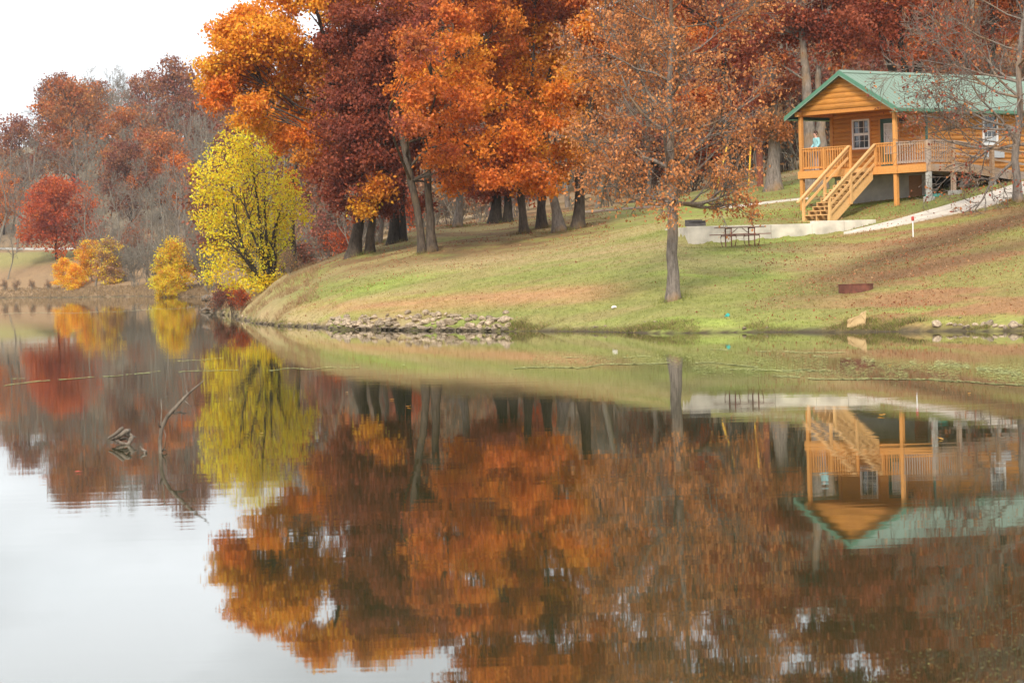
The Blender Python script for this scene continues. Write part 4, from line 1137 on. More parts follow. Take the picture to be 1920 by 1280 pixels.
g_b = [(1360, 100, 70, 60, 0, 'darkred', .9, 'rust'), (1310, 40, 70, 56, 1, 'rust', .8, 'orange'), (1400, 190, 50, 50, 0, 'darkred', .8), (1330, 190, 56, 46, 1, 'rust', .7), (1350, -50, 90, 60, 0, 'darkred', .9), (1350, -150, 100, 60, 0, 'brownred', .9, 'darkred'), (1270, -120, 80, 60, 2, 'brownred', .8), (1260, 10, 60, 50, 2, 'brownred', .7, 'rust')]
near_tree('oak_tree', 'rust oak on a dark trunk between the lone tree and the cabin', 136, [[(1368, 356, 24), (1364, 320, 20), (1362, 240, 17), (1358, 120, 11), (1350, 20, 7)]], g_b, 113, bark='bark_dark')
g_b = [(1450, 170, 40, 46, 0, 'darkred', .8, 'brownred'), (1430, 240, 44, 34, 0, 'copper', .5, 'brownred'), (1400, 20, 60, 60, 1, 'darkred', .9), (1470, 250, 30, 26, -1, 'copper', .5)]
near_tree('oak_tree', 'oak with a stout grey trunk just left of the cabin porch', 131, [[(1450, 352, 30), (1452, 310, 25), (1450, 230, 20), (1444, 130, 14), (1420, 10, 9)]], g_b, 114, bark='bark_grey')
g_b = [(1850, -40, 90, 60, 0, 'darkred', .8, 'rust'), (1920, 30, 70, 60, 1, 'rust', .6, 'brownred'), (1850, 60, 56, 46, 1, 'darkred', .6, 'brownred'), (1990, -30, 90, 80, 0, 'darkred', .8), (1850, -150, 90, 60, 0, 'darkred', .9), (1940, -150, 90, 70, 0, 'darkred', .9)]
near_tree('oak_tree', 'thin rust oak behind the far end of the cabin roof', 140, [[(1858, 290, 24), (1860, 190, 20), (1862, 100, 14), (1860, -20, 8)]], g_b, 115, bark='bark_dark')

# --- trees grown twig by twig
def grow(t, p, d, L, r, lev, maxlev, out, up=.12, kids=(5, 4, 4), spread=(.75, .8, .85), lenf=(.62, .55, .5), sides=(6, 4, 3), wob=.16, minr=.006):
    rng = t.rng; n = 6 if lev < 2 else 4
    P = [np.array(p, float)]; dd = np.array(d, float)
    for i in range(n - 1):
        dd = dd + rng.normal(0, wob, 3) + np.array([0, 0, up * (1 if lev < 2 else .6)]); dd /= np.linalg.norm(dd)
        P.append(P[-1] + dd * L / (n - 1))
    P = np.array(P); R = np.linspace(r, max(r * .3, minr), n)
    t.wood(P, R, sides[min(lev, 2)])
    if lev >= maxlev:
        out.append(P[-1]); out.append(P[len(P) // 2 + 1]); return
    k = kids[min(lev, len(kids) - 1)]
    for i in range(k):
        f = .25 + .75 * (i + rng.random()) / k
        q = f * (n - 1); a = int(q); a = min(a, n - 2); pp = P[a] + (P[a + 1] - P[a]) * (q - a)
        axis = P[a + 1] - P[a]; axis /= np.linalg.norm(axis)
        side = rng.normal(size=3); side -= axis * side.dot(axis); side /= np.linalg.norm(side)
        sp = spread[min(lev, 2)] * rng.uniform(.7, 1.25)
        nd = axis * math.cos(sp) + side * math.sin(sp)
        grow(t, pp, nd, L * lenf[min(lev, 2)] * rng.uniform(.7, 1.25) * (1.15 - .45 * f), max(R[a] * .55, minr), lev + 1, maxlev, out, up, kids, spread, lenf, sides, wob, minr)

def grown_tree(name, label, D, trunk, limbs, seed, bark, leafpal, leaves_per, leaf, group=None, keep=1.0, pal2=None, spread=.16, maxlev=3, kids=(6, 5, 4), up=.10, minr=.006):
    rng = np.random.default_rng(seed); t = Tree(rng)
    g, P, r = trunk_path(trunk, D, rng); t.wood(P, r, 10)
    out = []
    zt = P[:, 2] - g[2]; H = zt[-1]
    for (frac, az, el, L) in limbs:
        i = int(np.argmin(np.abs(zt - frac * H))); d = np.array([math.sin(az) * math.cos(el), -math.cos(az) * math.cos(el), math.sin(el)])
        grow(t, P[i], d, L, r[i] * .5, 0, maxlev, out, up=up, kids=kids, minr=minr)
    out = np.array(out)
    sel = out[rng.random(len(out)) < keep]
    if len(sel): t.clumps(sel, leaves_per, spread, leaf, leafpal, flat=.9, pal2=pal2, p2=.3, droop=1.0)
    return t.finish(name, M[bark], M['leaf'], on_ground(trunk[0][0], D), label, group=group), t

rg = np.random.default_rng(5)
limbs = []
for i in range(22):
    f = .30 + .68 * i / 22
    limbs.append((f, i * 2.4 + rg.normal(0, .3), math.radians(rg.uniform(5, 30) + 40 * max(0, f - .6)), (3.4 - 1.6 * abs(f - .5) - 1.1 * max(0, f - .75)) * rg.uniform(.85, 1.1)))
for az, L in ((-1.7, 2.4), (-1.2, 2.5), (1.3, 2.3), (1.8, 2.6), (.3, 2.0)):
    limbs.append((.27, az, math.radians(-4), L))
grown_tree('lone_tree', 'lone tree with thin copper leaves and bare grey twigs on the open lawn', 91,
           [(1262, 560, 24), (1262, 480, 21), (1260, 390, 20), (1261, 320, 17), (1252, 220, 13), (1258, 110, 9), (1262, -30, 6), (1260, -110, 3)], limbs, 301, 'bark_grey', 'copper', 6, .112, keep=.58, spread=.16, minr=.010)
rg = np.random.default_rng(8); limbs = []
for i in range(20):
    f = .22 + .76 * i / 20
    limbs.append((f, i * 2.4 + rg.normal(0, .3), math.radians(rg.uniform(8, 35) + 30 * max(0, f - .5)), (4.0 - 2.2 * max(0, f - .45)) * rg.uniform(.8, 1.1)))
for f, az, el, L in ((.30, -1.75, 8, 3.9), (.22, -1.5, 0, 3.4), (.26, -1.3, -14, 3.3), (.38, -1.6, 15, 4.3), (.45, -1.4, 18, 4.2), (.15, -1.35, -32, 2.6), (.2, 1.5, 5, 3)):
    limbs.append((f, az, math.radians(el), L))
grown_tree('bare_tree', 'nearly bare grey tree with a few rust leaves in front of the cabin ramp', 104,
           [(1908, 382, 17), (1906, 320, 15), (1904, 270, 14), (1914, 190, 12), (1908, 110, 10), (1925, 20, 7), (1915, -110, 4)], limbs, 302, 'bark_grey', 'darkred', 4, .12, keep=.12, pal2='copper', spread=.13, up=.03, minr=.009, kids=(6, 6, 5))

# --- yellow tree on the point
rng = np.random.default_rng(401); t = Tree(rng)
DY = 138; g = on_ground(503, DY)
ends = [(430, 300), (470, 270), (500, 300), (455, 360), (400, 400), (540, 370), (420, 450), (520, 430), (470, 420), (390, 330)]
clump_c = []
for (ex, ey) in ends:
    e = PW(ex, ey, DY + rng.uniform(-2.2, 2.2))
    s0 = g + np.array([rng.uniform(-.4, .3), rng.uniform(-.25, .25), -.1])
    pth = curve(s0, e, rng, sag=.10, n=8); t.wood(pth, np.linspace(.10, .02, 8), 6)
    for _ in range(12):
        f = rng.integers(2, 8); q = pth[f] + rng.normal(size=3) * np.array([.75, .75, .55])
        t.wood(curve(pth[max(1, f - 2)], q, rng, n=4), np.linspace(.022, .008, 4), 3)
yb = [(440, 310, 55, 36, 'yellow'), (480, 285, 46, 30, 'yellow'), (410, 345, 40, 34, 'yellow'), (470, 360, 66, 46, 'yellow'), (525, 350, 34, 38, 'yellow'), (420, 410, 56, 36, 'yellow'), (490, 420, 56, 40, 'ygreen'),
      (540, 395, 30, 34, 'yellow'), (430, 465, 48, 34, 'yellow'), (490, 480, 46, 36, 'ygreen'), (450, 515, 42, 26, 'yellow'), (515, 460, 32, 34, 'ygreen'), (500, 525, 30, 20, 'yellow'), (380, 320, 18, 16, 'yellow'), (372, 345, 14, 12, 'yellow'), (383, 400, 24, 16, 'yellow'), (562, 405, 16, 12, 'yellow'), (470, 250, 26, 16, 'yellow'), (430, 538, 24, 12, 'yellow'), (470, 540, 34, 12, 'yellow'), (505, 545, 26, 10, 'yellow'), (410, 500, 26, 26, 'yellow'), (400, 370, 24, 24, 'yellow'), (395, 298, 12, 10, 'yellow'), (455, 268, 22, 14, 'yellow'), (548, 372, 16, 22, 'yellow'), (540, 440, 14, 20, 'ygreen'), (372, 372, 10, 10, 'yellow'), (366, 322, 8, 8, 'yellow'), (388, 430, 12, 14, 'yellow'), (402, 275, 12, 10, 'yellow'), (425, 262, 10, 14, 'yellow'), (447, 243, 8, 14, 'yellow'), (492, 248, 10, 16, 'yellow'), (520, 285, 12, 18, 'yellow'), (570, 385, 9, 8, 'yellow'), (576, 410, 8, 6, 'yellow'), (380, 470, 10, 12, 'yellow'), (392, 520, 12, 10, 'yellow')]
for (px, py, rx, ry, pal) in yb:
    c = PW(px, py, DY + rng.uniform(-1.2, 1.2)); a, h = rx * DY / F, ry * DY / F
    n = max(5, int(rx * ry / 30))
    v = rng.normal(size=(n, 3)); v /= np.linalg.norm(v, axis=1)[:, None]
    cc = c + v * (.3 + .75 * rng.random(n) ** .6)[:, None] * np.array([a, max(a, h) * 1.1, h])
    cc[:, 2] = np.maximum(cc[:, 2], ground_z(cc[:, 0], cc[:, 1]) + .3)
    t.clumps(cc, 16, .21, .14, pal, flat=.8, pal2='ygreen' if pal == 'yellow' else 'yellow', p2=.18, droop=.8)
t.finish('yellow_tree', M['bark_dark'], M['leaf_y'], g, 'bright yellow many-stemmed tree on the point at the water')

# --- free-standing prototypes for the woods
HOLD = np.array([0, 0, 0.0])
def proto_leafy(seed, H, R, pal, pal2, n_b, leaf, per, spread, bark, clear=.25, dens=1.0):
    rng = np.random.default_rng(seed); t = Tree(rng)
    P = np.array([[0, 0, -.5], [0, 0, .2], [rng.normal(0, .1), rng.normal(0, .1), H * .35], [rng.normal(0, .3), rng.normal(0, .3), H * .65], [rng.normal(0, .5), rng.normal(0, .5), H * .9]])
    t.wood(P, [H * .022, H * .018, H * .014, H * .009, H * .003], 7)
    for i in range(n_b):
        zf = clear + (1 - clear) * (i + .5) / n_b
        prof = math.sin(math.pi * min(1, (zf - clear) / (1 - clear) * .8 + .18)) ** .7
        az = i * 2.4 + rng.normal(0, .4); rr = R * prof * rng.uniform(.35, .85)
        c = np.array([math.cos(az) * rr, math.sin(az) * rr, H * zf * .93]); a = R * rng.uniform(.3, .46); h = a * rng.uniform(.5, .75)
        k = min(4, int(zf * 4.2)); t.wood(curve(np.array([0, 0, H * max(.12, zf - .25)]), c, rng, n=5), np.linspace(H * .006, H * .002, 5), 4)
        m = max(6, int(dens * 24)); v = rng.normal(size=(m, 3)); v /= np.linalg.norm(v, axis=1)[:, None]
        cc = c + v * (.35 + .7 * rng.random(m) ** .6)[:, None] * np.array([a, a, h])
        t.clumps(cc, per, spread, leaf, pal, flat=.7, pal2=pal2, p2=.3)
    return t, bark
def proto_bare(seed, H, bark, stems=1, maxlev=3, kids=(6, 5, 4), pal=None, keep=.1, leaf=.25, minr=.016, spread0=.3):
    rng = np.random.default_rng(seed); t = Tree(rng); out = []
    for s in range(stems):
        az = rng.random() * 6.28; tilt = 0 if stems == 1 else rng.uniform(.1, spread0 + .25)
        top = np.array([math.cos(az) * math.sin(tilt) * H, math.sin(az) * math.sin(tilt) * H, H * math.cos(tilt)]); p0 = np.array([rng.normal(0, .15), rng.normal(0, .15), -.4]) if stems > 1 else np.array([0, 0, -.5])
        P = curve(p0, top, rng, sag=.05, n=8, wob=.12); r = np.linspace(H * (.015 if stems == 1 else .007), H * .002, 8); t.wood(P, r, 6)
        nb = 9 if stems == 1 else 5
        for i in range(nb):
            f = (.35 if stems == 1 else .2) + .6 * i / nb; q = P[min(7, int(f * 7))]
            a2 = i * 2.4 + rng.normal(0, .5); el = math.radians(rng.uniform(25, 60))
            grow(t, q, (math.cos(a2) * math.cos(el), math.sin(a2) * math.cos(el), math.sin(el)), H * .36 * (1.1 - f * .6) * rng.uniform(.8, 1.2), max(H * .006 * (1 - f * .6), minr), 1, maxlev, out, up=.14, kids=kids, minr=minr)
    if pal and out:
        o = np.array(out); t.clumps(o[rng.random(len(o)) < keep], 5, .25, leaf, pal, flat=.9)
    return t, bark
class Proto:
    """Keeps the meshes of a kind; every placed tree is its own object sharing them."""
    def __init__(s, tb, leafm='leaf'):
        t, bark = tb
        s.w = mk_mesh('trunk', np.vstack(t.BV), np.vstack(t.BQ), M[bark], smooth=True) if t.BV else None
        s.l = mk_mesh('crown', np.vstack(t.LV), np.arange(len(np.vstack(t.LV))).reshape(-1, 4), M[leafm], np.vstack(t.LC)) if t.LV else None
    def place(s, name, loc, rz, sc, label, cat, group):
        r = empty(name, loc, rz); r.scale = sc if hasattr(sc, '__len__') else (sc,) * 3
        if s.w: link('trunk', s.w, r)
        if s.l: link('crown', s.l, r)
        return tag(r, label, cat, group)

PR = dict(
    rust=[Proto(proto_leafy(501 + i, 15, 5.6, 'hillrust', 'rust', 15, .36, 24, .5, 'bark_dark')) for i in range(2)],
    maroon=[Proto(proto_leafy(511 + i, 15, 5.2, 'hillmaroon', 'hillrust', 15, .36, 22, .5, 'bark_dark')) for i in range(2)],
    orange=[Proto(proto_leafy(521, 12, 5, 'orange', 'rust', 14, .34, 24, .5, 'bark_dark'))],
    red=[Proto(proto_leafy(525, 12, 6.6, 'redorange', 'rust', 18, .34, 34, .55, 'bark_dark', clear=.22, dens=1.25))],
    bare=[Proto(proto_bare(531 + i, 15, b, kids=(6, 6, 6), minr=.026)) for i, b in enumerate(('bark_pale', 'bark_grey', 'bark_pale'))],
    sparse=[Proto(proto_bare(541 + i, 14, 'bark_grey', pal=p, keep=.16, leaf=.28, minr=.022)) for i, p in enumerate(('hillrust', 'brownred', 'hillrust'))],
    brush=[Proto(proto_bare(551 + i, 5.0, b, stems=7, kids=(5, 5, 4), pal=p, keep=k, leaf=.2, minr=.012)) for i, (b, p, k) in enumerate((('bark_pale', None, 0), ('bark_grey', 'brownred', .14), ('bark_pale', 'tanleaf', .15), ('bark_grey', 'hillmaroon', .35), ('bark_grey', 'redorange', .35)))],
    ybush=[Proto(proto_leafy(561 + i, 7, 2.9, p, q, 14, .26, 22, .34, 'bark_grey', clear=.04), 'leaf_y') for i, (p, q) in enumerate((('yellow', 'gold'), ('gold', 'yellow'), ('tanleaf', 'yellow')))],
)

prng = np.random.default_rng(77)
def place_words(px, D):
    """Which find-able thing of the scene a background plant stands behind, beside or above."""
    if D > 270:
        side = ('left of the fiery red oak' if px < 35 else 'above the fiery red oak' if px < 165 else 'right of the red oak' if px < 285 else 'above the yellow bush' if px < 370 else 'behind the big yellow tree' if px < 560 else 'behind the golden oak')
        row = 'on the far hill crest' if D > 478 else 'midway up the far hill' if D > 440 else 'at the foot of the far hill' if D > 400 else 'by the far shore'
        return row + ', ' + side
    side = [(560, 'behind the yellow tree'), (650, 'left of the golden oak trunk'), (770, 'behind the maroon oak'), (840, 'behind the double trunk'), (905, 'behind the slim straight trunk'), (975, 'behind the broad twin trunk'), (1060, 'behind the slim grove trunks'),
            (1150, 'right of the grove'), (1250, 'left of the lone tree'), (1340, 'right of the lone tree'), (1410, 'behind the dark trunk by the pole'), (1480, 'left of the cabin porch'), (1600, 'behind the cabin porch'), (1720, 'above the cabin ridge'), (1850, 'behind the cabin roof'), (9999, 'behind the bare tree by the ramp')]
    w = next(t for lim, t in side if px < lim)
    return ('deep in the woods ' if D > 232 else 'further back in the woods ' if D > 195 else 'at the edge of the woods ') + w
def put(kind, px, D, sc, name, label, cat, group=None, k=None, dz=0.0, sz=None):
    g = on_ground(px, D); g[2] += dz
    P = PR[kind][prng.integers(len(PR[kind])) if k is None else k]
    s = (sc, sc, sc if sz is None else sz)
    return P.place(name, g, prng.random() * 6.28, s, label, cat, group)

# singled-out trees and bushes across the water
put('red', 106, 392, 1.0, 'red_tree', 'round fiery red oak standing at the far shore road', 'tree', k=0)
put('orange', 332, 425, .92, 'oak_tree', 'orange rust oak on the far hill above the grey thicket', 'tree', k=0)
put('rust', 140, 470, 1.42, 'oak_tree', 'broad rust oak at the crest of the far hill', 'tree', k=0, sz=1.38)
put('maroon', 40, 462, 1.15, 'oak_tree', 'maroon oak at the left end of the far hill crest', 'tree', k=0, sz=1.0)
put('maroon', 335, 462, 1.25, 'oak_tree', 'tall maroon oak on the far hill beside the golden oak', 'tree', k=1, sz=1.5)
put('orange', 8, 430, .85, 'oak_tree', 'orange and gold oak cut by the left edge, above the meadow', 'tree', k=0)
put('ybush', 328, 299, .86, 'yellow_bush', 'tall yellow bush overhanging the far shore', 'bush', k=0)
put('ybush', 311, 292, .50, 'yellow_bush', 'low round yellow bush at the foot of the tall yellow bush', 'bush', k=0)
put('ybush', 142, 347, .50, 'orange_bush', 'loose orange gold bush at the far waterline', 'bush', k=1)
put('ybush', 120, 356, .58, 'orange_bush', 'thin golden bush behind the orange gold bush on the far shore', 'bush', k=1)
put('ybush', 205, 345, .85, 'golden_bush', 'dull golden bush among grey brush on the far shore', 'bush', k=2)
put('ybush', 172, 352, .8, 'golden_bush', 'dull gold thicket between red oak and grey brush', 'bush', k=1)

def clear_of(px, D, used, dpx, dD):
    for a, b in used:
        if abs(a - px) < dpx and abs(b - D) < dD: return False
    used.append((px, D)); return True

KW = {'rust': 'rust leaved', 'maroon': 'maroon leaved', 'bare': 'bare', 'sparse': 'sparsely leaved'}
used = [(106, 392), (332, 425), (140, 470), (40, 462), (335, 462)]
HILL = {'rust': ('oak_tree', 'rust brown oak in the wooded hillside across the lake', 'rust oaks on the far hillside'),
        'maroon': ('oak_tree', 'maroon oak in the wooded hillside across the lake', 'maroon oaks on the far hillside'),
        'bare': ('bare_tree', 'bare grey tree in the wooded hillside across the lake', 'bare trees on the far hillside'),
        'sparse': ('thinning_tree', 'grey tree with thin russet leaves on the hillside across the lake', 'thinning trees on the far hillside')}
n = 0; tries = 0
while n < 130 and tries < 6000:
    tries += 1
    px, D = prng.uniform(-90, 640), prng.uniform(412, 535)
    if not clear_of(px, D, used, 24, 12): continue
    if 60 < px < 160 and D < 430: continue
    if px < 75 and D > 462: continue
    low = D < 450
    kind = prng.choice(['rust', 'maroon', 'bare', 'sparse'], p=[.03, .02, .68, .27] if low else [.15, .06, .53, .26])
    sc = prng.uniform(.75, 1.05) if low else prng.uniform(.85, 1.15) * (.78 if px < 70 else 1)
    nm, lb, gp = HILL[kind]; wd_ = place_words(px, D)
    put(kind, px, D, sc, nm, {'rust': 'rust brown oak ', 'maroon': 'maroon oak ', 'bare': 'bare grey tree ', 'sparse': 'thin russet tree '}[kind] + wd_, 'tree', gp + ', ' + wd_); n += 1
used = []; n = 0; tries = 0
while n < 46 and tries < 3000:
    tries += 1
    px = prng.uniform(150, 520); D = prng.uniform(288, 400)
    if px < 215 and D < 340: continue
    if D < 300 and px < 345: continue
    if min(on_ground(px, max(D, 300))[2], on_ground(px, D)[2]) < .35: continue
    if not clear_of(px, D, used, 16, 12): continue
    if prng.random() < .38:
        put('bare', px, max(D, 300), prng.uniform(.55, .85), 'bare_tree', 'small bare grey tree ' + place_words(px, D), 'tree', 'small bare trees ' + place_words(px, D))
    else:
        put('brush', px, D, prng.uniform(.9, 1.5), 'leafless_bush', 'leafless grey bush ' + place_words(px, D), 'bush', 'leafless bushes ' + place_words(px, D), k=int(prng.choice([0, 1, 2, 0])))
    n += 1
for px, D in ((8, 375), (30, 372), (60, 368), (90, 362)):
    put('brush', px, D, prng.uniform(.25, .4), 'low_shrub', 'low tawny shrub at the left end of the far shore', 'bush', 'low shrubs on the far shore', k=2)
put('bare', 14, 382, .5, 'bare_tree', 'thin pale bare tree on the far meadow at the left edge', 'tree', k=0)
# woods behind the grove
used = []; n = 0; tries = 0
while n < 70 and tries < 4000:
    tries += 1
    px = prng.uniform(480, 1290); D = prng.uniform(166, 250)
    if px < 600 and D < 175: continue
    if not clear_of(px, D, used, 20, 9): continue
    put('brush', px, D, prng.uniform(.7, 1.35), 'understorey_bush', 'twiggy bush ' + place_words(px, D), 'bush', 'twiggy bushes ' + place_words(px, D), k=int(prng.choice([0, 1, 2, 3, 4], p=[.28, .24, .26, .12, .10]))); n += 1
used = []; n = 0; tries = 0
while n < 64 and tries < 4000:
    tries += 1
    px = prng.uniform(470, 1300); D = prng.uniform(180, 300)
    if px < 700 and D < 225: continue
    if not clear_of(px, D, used, 30, 14): continue
    kind = prng.choice(['rust', 'maroon', 'bare', 'sparse'], p=[.12, .12, .40, .36])
    put(kind, px, D, prng.uniform(.75, 1.1), {'bare': 'bare_tree', 'sparse': 'thinning_tree'}.get(kind, 'oak_tree'), KW[kind] + ' tree ' + place_words(px, D), 'tree', KW[kind] + ' trees ' + place_words(px, D)); n += 1
# woods climbing behind the cabin
used = []; n = 0; tries = 0
while n < 60 and tries < 4000:
    tries += 1
    px = prng.uniform(1290, 2080); D = prng.uniform(152, 300)
    if not clear_of(px, D, used, 34, 13): continue
    kind = prng.choice(['rust', 'maroon', 'bare', 'sparse'], p=[.16, .16, .28, .40])
    put(kind, px, D, prng.uniform(.75, 1.1), {'bare': 'bare_tree', 'sparse': 'thinning_tree'}.get(kind, 'oak_tree'), KW[kind] + ' tree ' + place_words(px, D), 'tree', KW[kind] + ' trees ' + place_words(px, D)); n += 1
used = []; n = 0; tries = 0
while n < 56 and tries < 4000:
    tries += 1
    px = prng.uniform(1200, 2080); D = prng.uniform(150, 235)
    if px > 1440 and D < 148: continue
    if not clear_of(px, D, used, 26, 9): continue
    put('brush', px, D, prng.uniform(.8, 1.6), 'understorey_bush', 'reddish twiggy bush ' + place_words(px, D), 'bush', 'reddish twiggy bushes ' + place_words(px, D), k=int(prng.choice([1, 2, 3, 4], p=[.3, .2, .3, .2]))); n += 1
# pale and dark single trunks seen past the lone tree
put('bare', 1118, 158, .9, 'bare_tree', 'pale slim bare trunk past the right end of the grove', 'tree', k=0)
put('sparse', 1216, 165, .9, 'thinning_tree', 'dark trunked thin tree behind the lone lawn tree', 'tree', k=1)
put('bare', 712, 138, .62, 'bare_tree', 'slim grey trunk between the gold oak and maroon oak', 'tree', k=1)
put('brush', 640, 175, .5, 'red_shrub', 'small scarlet shrub behind the golden oak trunk', 'bush', k=4)
# shrubs on the near point
put('brush', 418, 151.5, .36, 'red_shrub', 'dull red shrub under the yellow tree on the point', 'bush', k=3)
put('brush', 436, 146, .38, 'red_shrub', 'brown red shrub right of the dull red shrub', 'bush', k=3)
put('brush', 452, 136, .30, 'red_shrub', 'small red weed shrub at the rocks of the point', 'bush', k=4)
put('brush', 404, 154.5, .34, 'tawny_shrub', 'tawny shrub at the tip of the point by the driftwood', 'bush', k=2)
put('brush', 545, 134, .3, 'tawny_shrub', 'tawny weed clump between yellow tree and slim oak', 'bush', k=2)

# ------------------------------------------------------------------ wall, paths, picnic furniture, poles
wd = W1[:2] - W0[:2]; wL = np.hypot(*wd); wang = math.atan2(wd[1], wd[0])
wall = empty('retaining_wall', (W0[0], W0[1], 2.6), wang)
tag(wall, 'low pale concrete retaining wall behind the picnic table', 'wall')
stepx = wL * .655
TOPZ = 3.64
for x0_, x1_, h_ in [(i * stepx / 3, (i + 1) * stepx / 3 - .010, 0) for i in range(3)] + [(stepx + i * (wL - stepx) / 2, stepx + (i + 1) * (wL - stepx) / 2 - .010, .10) for i in range(2)]:
    MB().box(x0_, x1_, -.05, .16, -.4, TOPZ - 2.6 + h_).build('wall_panel', M['concrete'], wall, bevel=.012)
MB().box(.003, .19, .165, 1.0, -.4, TOPZ - 2.6 - .03).build('wall_return', M['concrete'], wall)
MB().box(.2, wL - .6, .17, 3.0, .9, TOPZ - 2.6 - .03).build('pad_slab', M['concrete'], wall)

def drape(name, top, bot, label, m, lift=.03, thick=.10):
    n = 60
    def resample(pl):
        pl = np.array(pl, float); s = np.concatenate([[0], np.cumsum(np.abs(np.diff(pl[:, 0])))]); k = np.linspace(0, s[-1], n)
        return np.stack([np.interp(k, s, pl[:, 0]), np.interp(k, s, pl[:, 1])], 1)
    A = [ground_hit(*p) for p in resample(top)]; B = [ground_hit(*p) for p in resample(bot)]
    # smooth the edges and re-seat them on the ground
    for E in (A, B):
        P = np.array(E)
        for _ in range(4): P[1:-1] = (P[:-2] + 2 * P[1:-1] + P[2:]) / 4
        P[:, 2] = ground_z(P[:, 0], P[:, 1])
        for _ in range(2): P[1:-1, 2] = (P[:-2, 2] + 2 * P[1:-1, 2] + P[2:, 2]) / 4
        E[:] = list(P)
    V = []; k = 5
    for a, b in zip(A, B):
        for i in range(k):
            t = i / (k - 1); p = a * (1 - t) + b * t; p[2] = max(p[2], gz(p[0], p[1])) + lift; V.append(p)
        V.append(b + np.array([0, 0, -thick])); V.append(a + np.array([0, 0, -thick]))
    K = k + 2
    Q = [(i * K + j, i * K + (j + 1) % K, (i + 1) * K + (j + 1) % K, (i + 1) * K + j) for i in range(n - 1) for j in range(K)]
    o = link(name, mk_mesh(name, V, Q, M[m]))
    return tag(o, label, 'path', kind='structure')
drape('concrete_path', [(1582, 437), (1640, 424), (1700, 408), (1760, 391), (1820, 373), (1870, 358), (1935, 336)],
      [(1582, 440), (1640, 432), (1700, 421), (1760, 408), (1820, 396), (1870, 384), (1935, 360)], 'pale concrete path climbing the lawn towards the ramp', 'path', lift=.05)
drape('upper_path', [(1335, 389.5), (1400, 383.5), (1460, 376.5), (1515, 371)], [(1335, 393), (1400, 387.5), (1460, 379.5), (1515, 373.5)], 'narrow pale path crossing the lawn left of the cabin', 'concrete')
drape('gravel_track', [(1085, 397), (1150, 391), (1230, 386), (1300, 379)], [(1085, 401), (1150, 395), (1230, 390), (1300, 383)], 'leaf strewn track along the crest behind the lone tree', 'track')
drape('shore_road', [(-40, 465), (60, 466.5), (160, 465), (330, 461)], [(-40, 467.5), (60, 469), (160, 467.5), (330, 463.5)], 'pale road along the far shore below the hill', 'found', lift=.1)

# picnic table
tbp = on_ground(1388, 102.6)
pt = empty('picnic_table', tbp, math.radians(17))
tag(pt, 'rusty metal framed picnic table with two benches before the concrete wall', 'picnic table')
for i in range(5):
    MB().box(-.92, .92, -.36 + i * .145, -.36 + i * .145 + .135, .70, .735).build('tabletop_board', M['tabletop'], pt)
for y in (-.74, .74):
    for k in (-1, 1):
        MB().box(-.92, .92, y + (-.135 if k < 0 else .005), y + (-.005 if k < 0 else .135), .435, .465).build('bench_board', M['redmetal'], pt)
for x in (-.48, .48):
    f = MB()
    for y in (-.30, .30): f.tube([(x, y, -.02), (x, y, .70)], .024, 8)
    f.tube([(x, -.72, .40), (x, .72, .40)], .02, 8).tube([(x, -.34, .685), (x, .34, .685)], .02, 8)
    for s in (-1, 1):
        f.tube([(x, s * .74, .43), (x, s * .80, .34), (x, s * .78, .18), (x, s * .66, .02), (x, s * .60, -.01)], .018, 8)
    f.build('table_frame', M['redmetal'], pt)
MB().tube([(-.48, 0, .40), (.48, 0, .40)], .016, 8).tube([(-.48, .0, .40), (-.1, 0, .68)], .014, 8).tube([(.48, .0, .40), (.1, 0, .68)], .014, 8).build('brace', M['redmetal'], pt)

# pedestal grill on the pad behind the wall
gp = on_ground(1304, 106.4); gp[2] = max(gp[2], gz(gp[0], gp[1]))
gr = empty('charcoal_grill', gp - np.array([0, 0, .14]), .25)
tag(gr, 'black pedestal charcoal grill behind the left end of the concrete wall', 'grill')
MB().tube([(0, 0, -.1), (0, 0, .30)], .04, 10).build('pedestal', M['grill'], gr)
f = MB().box(-.36, .36, -.24, .24, .26, .29).box(-.36, .36, .21, .24, .29, .52).box(-.36, -.335, -.24, .21, .29, .47).box(.335, .36, -.24, .21, .29, .47).box(-.335, .335, -.24, -.215, .29, .38)
f.build('firebox', M['grill'], gr)
f = MB()
for i in range(11): f.tube([(-.32 + i * .064, -.2, .43), (-.32 + i * .064, .2, .43)], .007, 5)
f.tube([(-.335, -.2, .43), (.335, -.2, .43)], .008, 5).tube([(-.335, .2, .43), (.335, .2, .43)], .008, 5)
f.build('grate', M['grill'], gr)
MB().tube([(-.12, -.2, .43), (-.12, -.34, .45), (.12, -.34, .45), (.12, -.2, .43)], .009, 6).build('handle', M['grill'], gr)

# fire ring
fp = on_ground(1605, 88.0)
fr = empty('fire_ring', fp, .2)
tag(fr, 'rusted steel fire ring half sunk in the leafy lawn', 'fire ring')
n = 36; V = []
for r, z in ((.57, -.1), (.57, .20), (.585, .205), (.585, .225), (.545, .225), (.545, -.1)):
    for i in range(n):
        a = i / n * 2 * math.pi; V.append((r * math.cos(a), r * math.sin(a), z))
Q = [(k * n + i, k * n + (i + 1) % n, (k + 1) * n + (i + 1) % n, (k + 1) * n + i) for k in range(5) for i in range(n)]
MB().add(V, Q).build('ring_wall', M['rust'], fr)
MB().add([(.54 * math.cos(i / n * 6.2832), .54 * math.sin(i / n * 6.2832), .05) for i in range(n)] + [(0, 0, .09)], T=[(i, (i + 1) % n, n) for i in range(n)]).build('ash_bed', M['grill'], fr)
for s in (0,): MB().tube([(-.585, -.05, .15), (-.64, -.05, .15), (-.64, .05, .15), (-.585, .05, .15)], .01, 6).build('loop_handle', M['rust'], fr)

